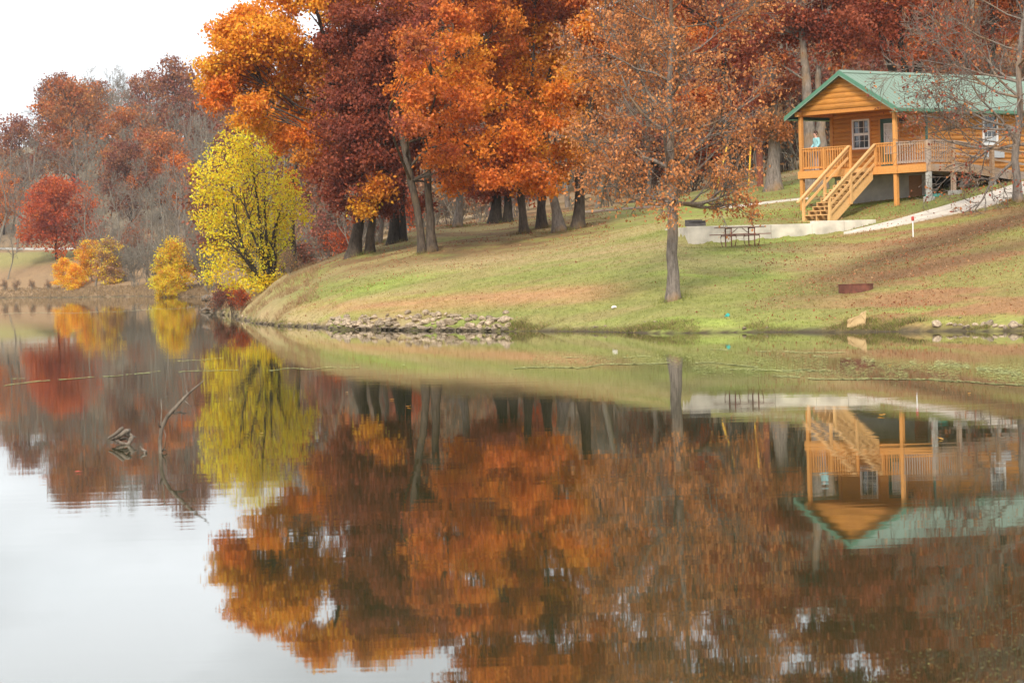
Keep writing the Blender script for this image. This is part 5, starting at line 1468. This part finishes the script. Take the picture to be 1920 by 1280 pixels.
# stake with red cap
sp_ = on_ground(1712, 100.2)
st = empty('marker_stake', sp_)
tag(st, 'thin white marker stake with a red cap beside the concrete path', 'stake')
MB().tube([(0, 0, -.1), (0, 0, .60)], .022, 10).build('shaft', M['white'], st)
MB().tube([(0, 0, .60), (0, 0, .64), (0, 0, .74), (0, 0, .77)], [.035, .055, .055, .03], 12).build('cap', M['redcap'], st)

# utility pole with two guy wires in yellow guards
up_ = on_ground(1425, 137)
ut = empty('utility_pole', up_)
tag(ut, 'red brown utility pole between two trunks left of the cabin', 'utility pole')
MB().tube([(0, 0, -.4), (0, 0, 3), (0, 0, 9.2)], [.17, .16, .12], 12).build('pole', M['pole'], ut)
top = up_ + np.array([0, 0, 8.0])
for (bx_, by_, tx, ty) in ((1405, 345, 1408, 262), (1349, 345, 1357, 283)):
    Dg = 133 if bx_ > 1400 else 134
    b0 = on_ground(bx_ - (2 if bx_ > 1400 else 9), Dg); d = top - b0; L = np.linalg.norm(d)
    MB().tube([b0 - up_ + np.array([0, 0, -.1]), top - up_], .012, 5).build('guy_wire', M['wire'], ut)
    MB().tube([b0 - up_ + d * (.3 / L), b0 - up_ + d * (2.7 / L)], .042, 8).build('guy_guard', M['yellowp'], ut)

# teal bucket-like thing at the waterline, teal disc under the deck, pale lump on the lawn
tb = on_ground(1362, 85.9)
o = MB().tube([(0, 0, -.05), (0, 0, .02), (0, 0, .20), (0, 0, .205), (0, 0, .19), (0, 0, .05)], [.09, .10, .115, .12, .105, .09], 14).build('plastic_cup', M['teal'], loc=tb, rot=(1.1, .3, .4), scale=.58)
tag(o, 'teal plastic cup lying in the grass at the waterline', 'cup')
w = cab_world(1.05, 1.15, 0); w[2] = gz(w[0], w[1])
o = MB().tube([(0, 0, 0), (0, 0, .03), (0, 0, .10), (0, 0, .13)], [.34, .38, .38, .30], 24).build('tub_lid', M['teal'], loc=w, rot=(.05, 0, 0))
tag(o, 'teal plastic tub lid on the ground under the deck corner', 'lid')

# ------------------------------------------------------------------ rocks
def rock_mesh(name, seed, m, flat=.62, sub=2):
    rng = np.random.default_rng(seed)
    b = bmesh.new(); bmesh.ops.create_icosphere(b, subdivisions=sub, radius=1)
    planes = [(lambda v: v / np.linalg.norm(v))(rng.normal(size=3)) for _ in range(9)]; offs = rng.uniform(.50, .88, 9)
    for v in b.verts:
        p = np.array(v.co)
        for nn, of in zip(planes, offs):
            q = p.dot(nn)
            if q > of: p = p - nn * (q - of) * .94
        p = p * (1 + rng.normal(0, .025))
        v.co = p * np.array([1, .85, flat])
    me = bpy.data.meshes.new(name); b.to_mesh(me); b.free(); me.materials.append(M[m]); return me
ROCKS = [rock_mesh('rock', 700 + i, 'rock', flat=f) for i, f in enumerate((.62, .5, .8, .7, .55, .9, .45))]
rr = np.random.default_rng(31)
def rock(px, py, w_px, label, group=None, D=None, m=None, flat=1.0, lift=.1, name='rock', rot=None):
    g = ground_hit(px, py) if D is None else on_ground(px, D)
    s = w_px / 2 * g[1] / F * 1.02
    o = link(name, m or ROCKS[rr.integers(len(ROCKS))], None, g + np.array([0, 0, s * lift]),
             (rr.uniform(-.45, .45), rr.uniform(-.45, .45), rr.uniform(0, 6.28)) if rot is None else rot, (s, s * rr.uniform(.7, 1), s * rr.uniform(.75, 1.15) * flat))
    return tag(o, label, 'rock', group)
BIG = [(622, 604, 17, 'upright pale rock at the left end of the riprap'), (650, 606, 20, 'square pale rock second from the left end of the riprap'), (905, 600, 16, 'upright grey rock near the right end of the riprap'),
       (932, 602, 18, 'tall pointed grey rock near the right end of the riprap'), (947, 604, 26, 'dark weedy rock ending the riprap on the right'), (948, 588, 17, 'white flat rock on the grass above the right end of the riprap'),
       (783, 602, 28, 'long pale slab rock in the middle of the riprap'), (845, 608, 34, 'wide grey rock at the water in the right half of the riprap'), (812, 603, 18, 'cream blocky rock right of the long pale slab')]
for px, py, w_, lb in BIG: rock(px, py, w_, lb, lift=.30)
k = 0
while k < 125:
    px = rr.uniform(612, 958); py = rr.uniform(588 + 10 * abs((px - 790) / 170) ** 1.5, 616)
    rock(px, py, rr.uniform(8, 24) * (1.0 if py > 600 else .8), 'pale limestone rock in the riprap band along the grassy bank', 'limestone riprap along the bank', lift=.30); k += 1
for k in range(44):
    px = rr.uniform(612, 955); shore = float(np.interp(px, [612, 955], [617, 620])); rock(px, shore - rr.uniform(0, 3), rr.uniform(12, 26), 'pale limestone rock in the riprap band along the grassy bank', 'limestone riprap along the bank', lift=.05, flat=.6)
for k in range(46):
    px = rr.uniform(432, 612); py = float(np.interp(px, [432, 480, 612], [600, 607, 616])) - abs(rr.normal(0, 2.2)); rock(px, py, rr.uniform(5, 15), 'small grey rock along the waterline between the point and the riprap', 'small rocks along the waterline', lift=.1, flat=.75)
for k in range(10):
    px = rr.uniform(408, 462); rock(px, float(np.interp(px, [408, 462], [589, 598])) - rr.uniform(0, 6), rr.uniform(5, 11), 'small rock at the tip of the point under the red shrubs', 'rocks at the tip of the point')
for px, w_ in ((1757, 22), (1780, 12), (1801, 9), (1812, 16), (1829, 10), (1840, 12), (1849, 11), (1858, 18), (1866, 9), (1878, 10), (1886, 12), (1899, 22), (1914, 11), (1790, 9), (1845, 9)):
    rock(px, 617 - rr.uniform(0, 9), w_ * 1.4, 'grey rock in the stony stretch of bank at the right', 'rocks on the right stretch of bank', lift=.15)
for px, py, w_ in ((968, 619, 10), (1118, 614, 12), (1135, 612, 9), (1210, 604, 9), (1228, 604, 8), (1438, 615, 10), (1395, 618, 14), (1685, 601, 8), (1760, 592, 6), (1779, 594, 6), (1800, 596, 7)):
    rock(px, py, w_, 'stray pale stone half sunk in the grassy waterline', 'stray stones at the grassy waterline')
g = ground_hit(1152, 579); o = link('white_stone', rock_mesh('white_stone', 741, 'rock_white', .7), None, g + np.array([0, 0, .04]), (0, 0, .4), (.12, .10, .10)); tag(o, 'white stone alone on the lawn left of the lone tree', 'stone')
g = ground_hit(1278, 558); o = link('white_stone', rock_mesh('white_stone', 742, 'rock_white', .5), None, g + np.array([0, 0, .02]), (0, 0, .4), (.08, .06, .05)); tag(o, 'small white stone at the foot of the lone tree', 'stone')
# tan boulder: a wedge rising to the right
g = on_ground(1604, 80.9)
b = bmesh.new()
prof = [(-.27, 0), (-.25, .20), (-.10, .26), (.12, .33), (.26, .44), (.25, .15), (.27, 0)]
vs_f = [b.verts.new((x * 1.0, -.20, z - .08)) for x, z in prof]; vs_b = [b.verts.new((x * .8 + .04, .22, z * .9 - .08)) for x, z in prof]
b.faces.new(vs_f); b.faces.new(vs_b[::-1])
for i in range(len(prof)): b.faces.new((vs_f[i], vs_b[i], vs_b[(i + 1) % len(prof)], vs_f[(i + 1) % len(prof)]))
bmesh.ops.triangulate(b, faces=b.faces[:]); bmesh.ops.subdivide_edges(b, edges=b.edges[:], cuts=2, use_grid_fill=True)
for v in b.verts: v.co += Vector(np.random.default_rng(int(abs(v.co.x * 9999 + v.co.z * 777 + v.co.y * 333))).normal(0, .010, 3))
bmesh.ops.recalc_face_normals(b, faces=b.faces[:])
me = bpy.data.meshes.new('boulder'); b.to_mesh(me); b.free(); me.materials.append(M['rock_tan'])
o = link('boulder', me, None, g, (0, 0, .1), 1.12); tag(o, 'tan wedge shaped boulder at the waterline', 'boulder')
for px, w_, lb in ((1533, 24, 'flat grey slab in the water left of the tan boulder'), (1572, 40, 'long low slab at the foot of the tan boulder'), (1610, 26, 'thin slab in the water right below the tan boulder')):
    g = water_hit(px, 620); s = w_ / 2 * g[1] / F
    o = link('slab', rock_mesh('slab', 750 + w_, 'rock', .3), None, g + np.array([0, .1, .02]), (0, 0, 0), (s * 1.25, s * .7, s * .5)); tag(o, lb, 'rock')

# ------------------------------------------------------------------ wood in the water
def snag(name, label, parts, m='driftwood', cat='branch'):
    b0 = np.array(parts[0][0][0]); root = empty(name, b0)
    for nm, path, rad in parts: pass
    return root
BD = water_hit(301, 849)[1]
def pp(px, py, dD=0): return PW(px, py, BD + dD)
br = empty('dead_branch', pp(301, 849)); o0 = np.array(br.location)
tag(br, 'dead curved branch sticking up out of the lake', 'branch')
def bpart(name, pts, rad): return MB().tube([p - o0 for p in pts], rad, 8).build(name, M['driftwood'], br, smooth=True)
bpart('stem', [pp(303, 885), pp(301, 849), pp(300, 825), pp(303, 802), pp(314, 780), pp(330, 763), pp(346, 745), pp(362, 730), pp(376, 719), pp(384, 711)], np.array([.030, .029, .026, .026, .025, .024, .019, .014, .009, .004]))
bpart('side_branch', [pp(302, 806), pp(302, 790, .1), pp(303, 770, .15), pp(302, 748, .2), pp(318, 741, .25)], [.014, .010, .007, .006, .003])
bpart('side_branch', [pp(303, 803), pp(298, 797, -.05), pp(296, 788, -.1)], [.012, .008, .004])
bpart('side_branch', [pp(326, 774), pp(338, 772, .1), pp(344, 775, .12), pp(352, 773, .2)], [.016, .013, .010, .004])
bpart('side_branch', [pp(346, 751), pp(354, 758, -.1), pp(359, 762, -.12), pp(362, 752, -.15)], [.008, .006, .005, .003])
bpart('side_branch', [pp(353, 740), pp(351, 736, .05), pp(349, 730, .08)], [.010, .008, .004])
bpart('side_branch', [pp(303, 846), pp(309, 838, -.1), pp(310, 815, -.1), pp(307, 805)], [.009, .008, .006, .004])
bpart('side_branch', [pp(302, 846), pp(309, 842, .05), pp(312, 845, .08)], [.012, .010, .006])
SD = water_hit(235, 832)[1]
def sp2(px, py, dD=0): return PW(px, py, SD + dD)
sm = empty('drift_root', sp2(230, 832)); o0 = np.array(sm.location)
tag(sm, 'gnarled grey root wad floating left of the dead branch', 'driftwood')
def spart(name, pts, rad): return MB().tube([p - o0 for p in pts], rad, 8).build(name, M['driftwood'], sm, smooth=True)
spart('root', [sp2(203, 821), sp2(215, 815), sp2(226, 806), sp2(231, 801)], [.012, .026, .03, .018])
spart('root', [sp2(210, 824), sp2(222, 819, -.1), sp2(236, 808, -.1), sp2(243, 806)], [.016, .03, .032, .02])
spart('root', [sp2(213, 824), sp2(228, 831, -.2), sp2(240, 834, -.2), sp2(246, 822, -.1), sp2(249, 818)], [.014, .024, .028, .032, .018])
spart('root', [sp2(224, 824), sp2(234, 821), sp2(240, 823), sp2(240, 830)], [.016, .022, .022, .016])
spart('root', [sp2(236, 806), sp2(243, 814), sp2(249, 819), sp2(256, 819)], [.024, .026, .022, .006])
spart('root', [sp2(215, 820, .15), sp2(230, 812, .2), sp2(244, 818, .15)], [.02, .03, .02])
TD = water_hit(269, 848)[1]
o0 = PW(269, 849, TD)
t2 = MB().tube([PW(263, 836, TD) - o0, PW(266, 842, TD) - o0, PW(273, 846, TD - .1) - o0, PW(270, 851, TD - .2) - o0], [.010, .016, .018, .010], 8).tube([PW(268, 843, TD) - o0, PW(274, 847, TD) - o0, PW(276, 844, TD) - o0], [.010, .012, .005], 6).build('drift_stick', M['driftwood'], loc=o0, smooth=True)
tag(t2, 'short dark stick poking out between root wad and branch', 'stick')
# driftwood tangle at the tip of the point
dq = water_hit(392, 584); 
dr_ = empty('driftwood_log', dq)
tag(dr_, 'tangled driftwood log at the tip of the point', 'driftwood')
DD = dq[1]
def dpart(name, pts, rad): return MB().tube([PW(a, b_, DD + c_) - dq for a, b_, c_ in pts], rad, 8).build(name, M['driftwood'], dr_, smooth=True)
dpart('log', [(378, 560, 0), (386, 559, 0), (392, 559, .3), (398, 562, .8)], [.16, .22, .22, .14])
dpart('root', [(398, 556, .4), (398, 565, 0), (396, 574, 0), (402, 583, .3)], [.10, .14, .13, .08])
dpart('root', [(402, 580, .3), (392, 580, 0), (384, 579, -.3), (376, 583, -.5)], [.12, .13, .10, .03])
dpart('root', [(398, 566, .2), (390, 572, 0), (386, 578, -.1), (372, 582, -.4)], [.10, .09, .08, .02])
dpart('root', [(404, 570, .5), (402, 577, .3), (396, 584, 0), (388, 587, -.2)], [.12, .12, .09, .04])
dpart('root', [(395, 553, .4), (400, 560, .5), (403, 570, .6)], [.04, .10, .12])
# pale ring-like twigs in the far water
tw = water_hit(262, 577); DD = tw[1]
tq = empty('arched_twigs', tw); tag(tq, 'pale arched twigs standing in the far water before the yellow bush', 'twigs')
for pts in ([(254, 585), (250, 578), (253, 571), (262, 569)], [(268, 584), (262, 578), (264, 572), (272, 570)], [(276, 584), (282, 577), (284, 574)]):
    MB().tube([PW(a, b_, DD) - tw for a, b_ in pts], [.035, .03, .025, .015][:len(pts)], 6).build('twig', M['bark_pale'], tq, smooth=True)

# floating leaves
fl = bmesh.new()
for i in range(7):
    a = i / 7 * 6.283; 
V = [(0, -.5, 0), (.18, -.36, .02), (.30, -.05, .07), (.24, .22, .10), (.10, .34, .06), (0, .5, .12), (-.10, .34, .05), (-.24, .22, .09), (-.30, -.05, .08), (-.18, -.36, .03), (0, 0, .0)]
def leaf_obj(px, py, size, label, c):
    g = water_hit(px, py)
    me = mk_mesh('floating_leaf', V, None, M['leaf_y'], np.tile(np.array(c, float), (11, 1)), T=[(i, (i + 1) % 10, 10) for i in range(10)])
    o = link('floating_leaf', me, None, g + np.array([0, 0, .012]), (rr.uniform(-.15, .15), rr.uniform(-.15, .15), rr.uniform(0, 6.28)), size)
    return tag(o, label, 'leaf', 'leaves floating on the lake')
for px, py, s, lb, c in ((766, 763, .13, 'bright orange leaf floating below the maroon trunk reflections', (.75, .30, .03)), (735, 750, .10, 'small orange leaf floating up left of the bright orange leaf', (.70, .3, .05)),
        (650, 737, .09, 'small tan leaf floating near the gold oak trunk reflection', (.6, .35, .12)), (432, 747, .11, 'pale leaf floating on the yellow tree reflection', (.8, .55, .25)), (490, 814, .11, 'tan leaf floating low on the yellow tree reflection', (.7, .5, .12)),
        (1653, 780, .20, 'largest orange leaf, floating just above the cabin stair reflection', (.80, .36, .03)), (1763, 824, .11, 'orange leaf floating over the deck reflection', (.8, .4, .08)), (1817, 739, .09, 'small orange leaf floating off the right bank', (.75, .33, .04)),
        (147, 886, .10, 'pink red leaf floating at the left edge of the sky reflection', (.70, .12, .08)), (1668, 686, .10, 'orange leaf floating in the algae by the right bank', (.75, .35, .04)), (1176, 667, .06, 'tiny yellow leaf floating left of the lone trunk reflection', (.75, .4, .05)), (995, 672, .07, 'tiny orange leaf floating off the end of the riprap', (.7, .3, .05))):
    leaf_obj(px, py, s, lb, c)
fl.free()

# ------------------------------------------------------------------ algae threads and duckweed
ar = np.random.default_rng(91)
AV, AC = [], []
def flakes(P, size, col, jit=.2):
    n = len(P); a = ar.uniform(0, 6.28, n); s = size * ar.uniform(.3, 1.3, n)
    dx = np.stack([np.cos(a) * s, np.sin(a) * s, np.zeros(n)], 1); dy = np.stack([-np.sin(a) * s * .6, np.cos(a) * s * .6, np.zeros(n)], 1)
    AV.append(np.stack([P - dx, P - dy, P + dx, P + dy], 1).reshape(-1, 3)); AC.append(np.repeat(np.array(col) * np.exp(ar.normal(0, jit, n))[:, None], 4, 0))
def streak(pl, n, width, size, col=(.42, .42, .17), gap=.35):
    size *= 1.05; gap += .03; n = int(n * 1.15)
    pl = np.array(pl, float); s = np.concatenate([[0], np.cumsum(np.hypot(*np.diff(pl, axis=0).T))])
    k = ar.uniform(0, s[-1], n); keep = vnoise(k / 28, np.full(n, 3.3), int(pl[0][0]) % 97) > gap; k = k[keep]
    if not len(k): return
    px = np.interp(k, s, pl[:, 0]); py = np.interp(k, s, pl[:, 1]) + (vnoise(k / 37, np.full(len(k), 1.1), 12) - .5) * 5 + ar.normal(0, 1, len(k)) * width * (.4 + 1.2 * vnoise(k / 18, np.full(len(k), 7.7), 5))
    P = np.array([water_hit(a, b_, .008) for a, b_ in zip(px, py)])
    flakes(P, size, col)
streak([(-10, 726), (100, 713), (250, 702), (380, 695), (600, 690), (760, 686)], 1500, .35, .045)
streak([(0, 712), (160, 709), (300, 697)], 250, .3, .04, gap=.5)
streak([(230, 682), (330, 678), (420, 672)], 220, .4, .05, gap=.5)
streak([(0, 589), (130, 588), (230, 584), (330, 579), (380, 574)], 900, .35, .10, (.46, .46, .30), gap=.15)
streak([(0, 561.5), (190, 557.5), (300, 556.5), (385, 556)], 1200, .25, .14, (.40, .46, .20), gap=.1)
streak([(0, 567), (120, 565), (210, 562)], 300, .2, .1, (.40, .40, .26), gap=.3)
streak([(960, 690), (1090, 690), (1130, 683), (1250, 682), (1340, 680), (1410, 687), (1530, 695)], 1500, .5, .05, gap=.25)
streak([(1290, 655), (1430, 659), (1560, 662), (1690, 661)], 800, .6, .05, gap=.35)
streak([(1020, 672), (1180, 670), (1300, 664)], 350, .4, .05, gap=.45)
streak([(1450, 704), (1530, 712), (1660, 710), (1780, 714), (1840, 718), (1930, 722)], 1200, .6, .045, gap=.25)
streak([(1600, 676), (1720, 680), (1800, 684), (1870, 696), (1930, 704)], 1600, 3.2, .05, gap=.4)
streak([(1480, 664), (1560, 672), (1640, 676), (1720, 677)], 500, 1.5, .05, gap=.45)
streak([(1370, 692), (1480, 697), (1560, 694)], 300, .8, .045, gap=.4)
streak([(1000, 676), (1250, 672), (1550, 682), (1930, 694)], 5200, 8, .040, (.33, .35, .12), gap=.30)
streak([(1300, 692), (1600, 698), (1930, 712)], 2600, 6, .038, (.33, .35, .12), gap=.34)
streak([(1040, 712), (1090, 709)], 60, .3, .04, gap=.3)
k = 900
px = 1920 - np.abs(ar.normal(0, 260, k)); py = 1290 - np.abs(ar.normal(0, 120, k))
ok = vnoise(px / 60, py / 40, 55) > .42
P = np.array([water_hit(a, b_, .006) for a, b_ in zip(px[ok], py[ok])]); flakes(P, .010, (.17, .15, .055), .4)
V_ = np.vstack(AV); al = link('algae', mk_mesh('algae', V_, np.arange(len(V_)).reshape(-1, 4), M['algae'], np.vstack(AC)))
tag(al, 'thin drifting threads of pale green algae on the lake', 'algae', kind='stuff')

# ------------------------------------------------------------------ grass, weeds, fallen leaves
gr_ = np.random.default_rng(61)
def scatter(n, px0, px1, D0, D1, power=1.0):
    px = gr_.uniform(px0, px1, n); D = D0 + (D1 - D0) * gr_.random(n) ** power
    x = (px - 960) / F * D; z = ground_z(x, D); return px, x, D, z
def blades(x, y, z, h, col, name, label, lean=.35, wid=.16, per=3, kind='stuff'):
    n = len(x); V = []; C = []
    for k in range(per):
        a = gr_.uniform(0, 6.28, n); hh = h * gr_.uniform(.6, 1.3, n); l = gr_.normal(0, lean, (n, 2)) * hh[:, None]
        ox, oy = gr_.normal(0, .05, n), gr_.normal(0, .05, n); w = hh * wid * .5
        b0 = np.stack([x + ox - np.cos(a) * w, y + oy - np.sin(a) * w, z - .02], 1); b1 = np.stack([x + ox + np.cos(a) * w, y + oy + np.sin(a) * w, z - .02], 1)
        tp = np.stack([x + ox + l[:, 0], y + oy + l[:, 1], z + hh], 1)
        V.append(np.stack([b0, b1, tp], 1).reshape(-1, 3)); C.append(np.repeat(col * np.exp(gr_.normal(0, .13, n))[:, None], 3, 0))
    V = np.vstack(V); o = link(name, mk_mesh(name, V, None, M['grassm'], np.vstack(C), T=np.arange(len(V)).reshape(-1, 3)))
    return tag(o, label, name.replace('_', ' '), kind='stuff')
px, x, y, z = scatter(52000, 470, 2000, 78, 122, .85)
ok = (z > .12) & (y < 118); x, y, z = x[ok], y[ok], z[ok]
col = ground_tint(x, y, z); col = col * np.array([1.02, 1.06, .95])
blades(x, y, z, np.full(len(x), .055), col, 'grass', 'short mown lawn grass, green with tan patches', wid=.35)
# rough growth on the bank edge
SHC = np.array([c for c, _ in COLUMNS if c > 400], float); SHD = np.array([kn[1][0] for c, kn in COLUMNS if c > 400], float)
px = gr_.uniform(405, 2000, 20000); D = np.interp(px, SHC, SHD) + np.abs(gr_.normal(0, .7, len(px))) + .12
x = (px - 960) / F * D; y = D; z = ground_z(x, y)
ok = (z > .03) & (z < .5) & (vnoise(x / .8, y / .8, 71) > .42) & ~((px > 600) & (px < 960) & (gr_.random(len(px)) < .85))
x, y, z = x[ok], y[ok], z[ok]; n = len(x); c = gr_.random(n)[:, None]
col = np.where(c < .40, np.array([.20, .23, .045]), np.where(c < .78, np.array([.36, .26, .12]), np.array([.11, .075, .04])))
blades(x, y, z, .05 + .13 * vnoise(x / 1.1, y / 1.1, 19) ** 2, col, 'bank_weeds', 'rough weeds and dry grass fringing the waterline', wid=.12, per=4, lean=.8)
px, x, y, z = scatter(30000, 0, 420, 286, 385)
ok = (z > .05) & (z < 1.2); x, y, z = x[ok], y[ok], z[ok]
col = np.where(gr_.random(len(x))[:, None] < .6, np.array([.31, .215, .115]), np.array([.23, .16, .095]))
blades(x, y, z, np.full(len(x), .28), col, 'shore_grass', 'dry tawny grass along the far shore', wid=.25, per=3)
px, x, y, z = scatter(9000, 404, 600, 116, 172)
ok = (z > .2) & (vnoise(x / 2, y / 2, 4) > .4); x, y, z = x[ok], y[ok], z[ok]
col = np.where(gr_.random(len(x))[:, None] < .7, np.array([.38, .26, .135]), np.array([.28, .16, .085]))
blades(x, y, z, np.full(len(x), .22), col, 'dry_grass', 'tall straw coloured grass on the point', wid=.08, per=4, lean=.5)
# longer grass round the feet of the trees
bx_, by_ = [], []
for o in list(COL.objects):
    if o.get('category') == 'tree' and o.location[1] < 150 and abs(o.location[0]) < 40:
        k = 90; a = gr_.uniform(0, 6.28, k); r = .22 + np.abs(gr_.normal(0, .30, k)); bx_.append(o.location[0] + np.cos(a) * r); by_.append(o.location[1] + np.sin(a) * r)
bx_ = np.concatenate(bx_); by_ = np.concatenate(by_); bz_ = ground_z(bx_, by_)
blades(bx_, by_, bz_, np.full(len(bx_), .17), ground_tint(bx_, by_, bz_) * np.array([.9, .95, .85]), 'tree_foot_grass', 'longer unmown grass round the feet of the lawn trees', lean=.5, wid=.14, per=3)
# fallen leaves
px, x, y, z = scatter(60000, 480, 2000, 78, 160, .9)
a_ = (px > 1400) * .55 + ((px > 540) & (px < 1150) & (y > 112)) * .45 + .03
ok = (z > .3) & (gr_.random(len(px)) < a_ * (.3 + 1.2 * sstep(.4, .65, fbm(x / 2.5, y / 2.5, 88))))
x, y, z = x[ok], y[ok], z[ok]; n = len(x)
cols = np.where((gr_.random(n) < .75)[:, None], pick_cols('brownred', n, gr_), pick_cols('tanleaf', n, gr_))
Vv, Qq, Cc = leaf_quads(np.stack([x, y, z + .03], 1), .075, cols, gr_, droop=.0, upb=2.0)
o = link('fallen_leaves', mk_mesh('fallen_leaves', Vv, Qq, M['litter'], Cc)); tag(o, 'brown and tan oak leaves fallen over the lawn', 'fallen leaves', kind='stuff')

# ------------------------------------------------------------------ autumn haze
hz_ = MB().box(-715, 715, -16, 2650, -2.7, 92).build('haze', None)
hm = bpy.data.materials.new('haze_air'); hm.use_nodes = True
hm.node_tree.nodes.clear()
ho = hm.node_tree.nodes.new('ShaderNodeOutputMaterial'); hv = hm.node_tree.nodes.new('ShaderNodeVolumePrincipled')
hv.inputs['Color'].default_value = (.95, .95, .95, 1); hv.inputs['Density'].default_value = .00013; hv.inputs['Anisotropy'].default_value = .2
hm.node_tree.links.new(hv.outputs[0], ho.inputs['Volume'])
hz_.data.materials.append(hm)
tag(hz_, 'thin pale autumn haze in the air over lake and woods', 'haze', kind='stuff')
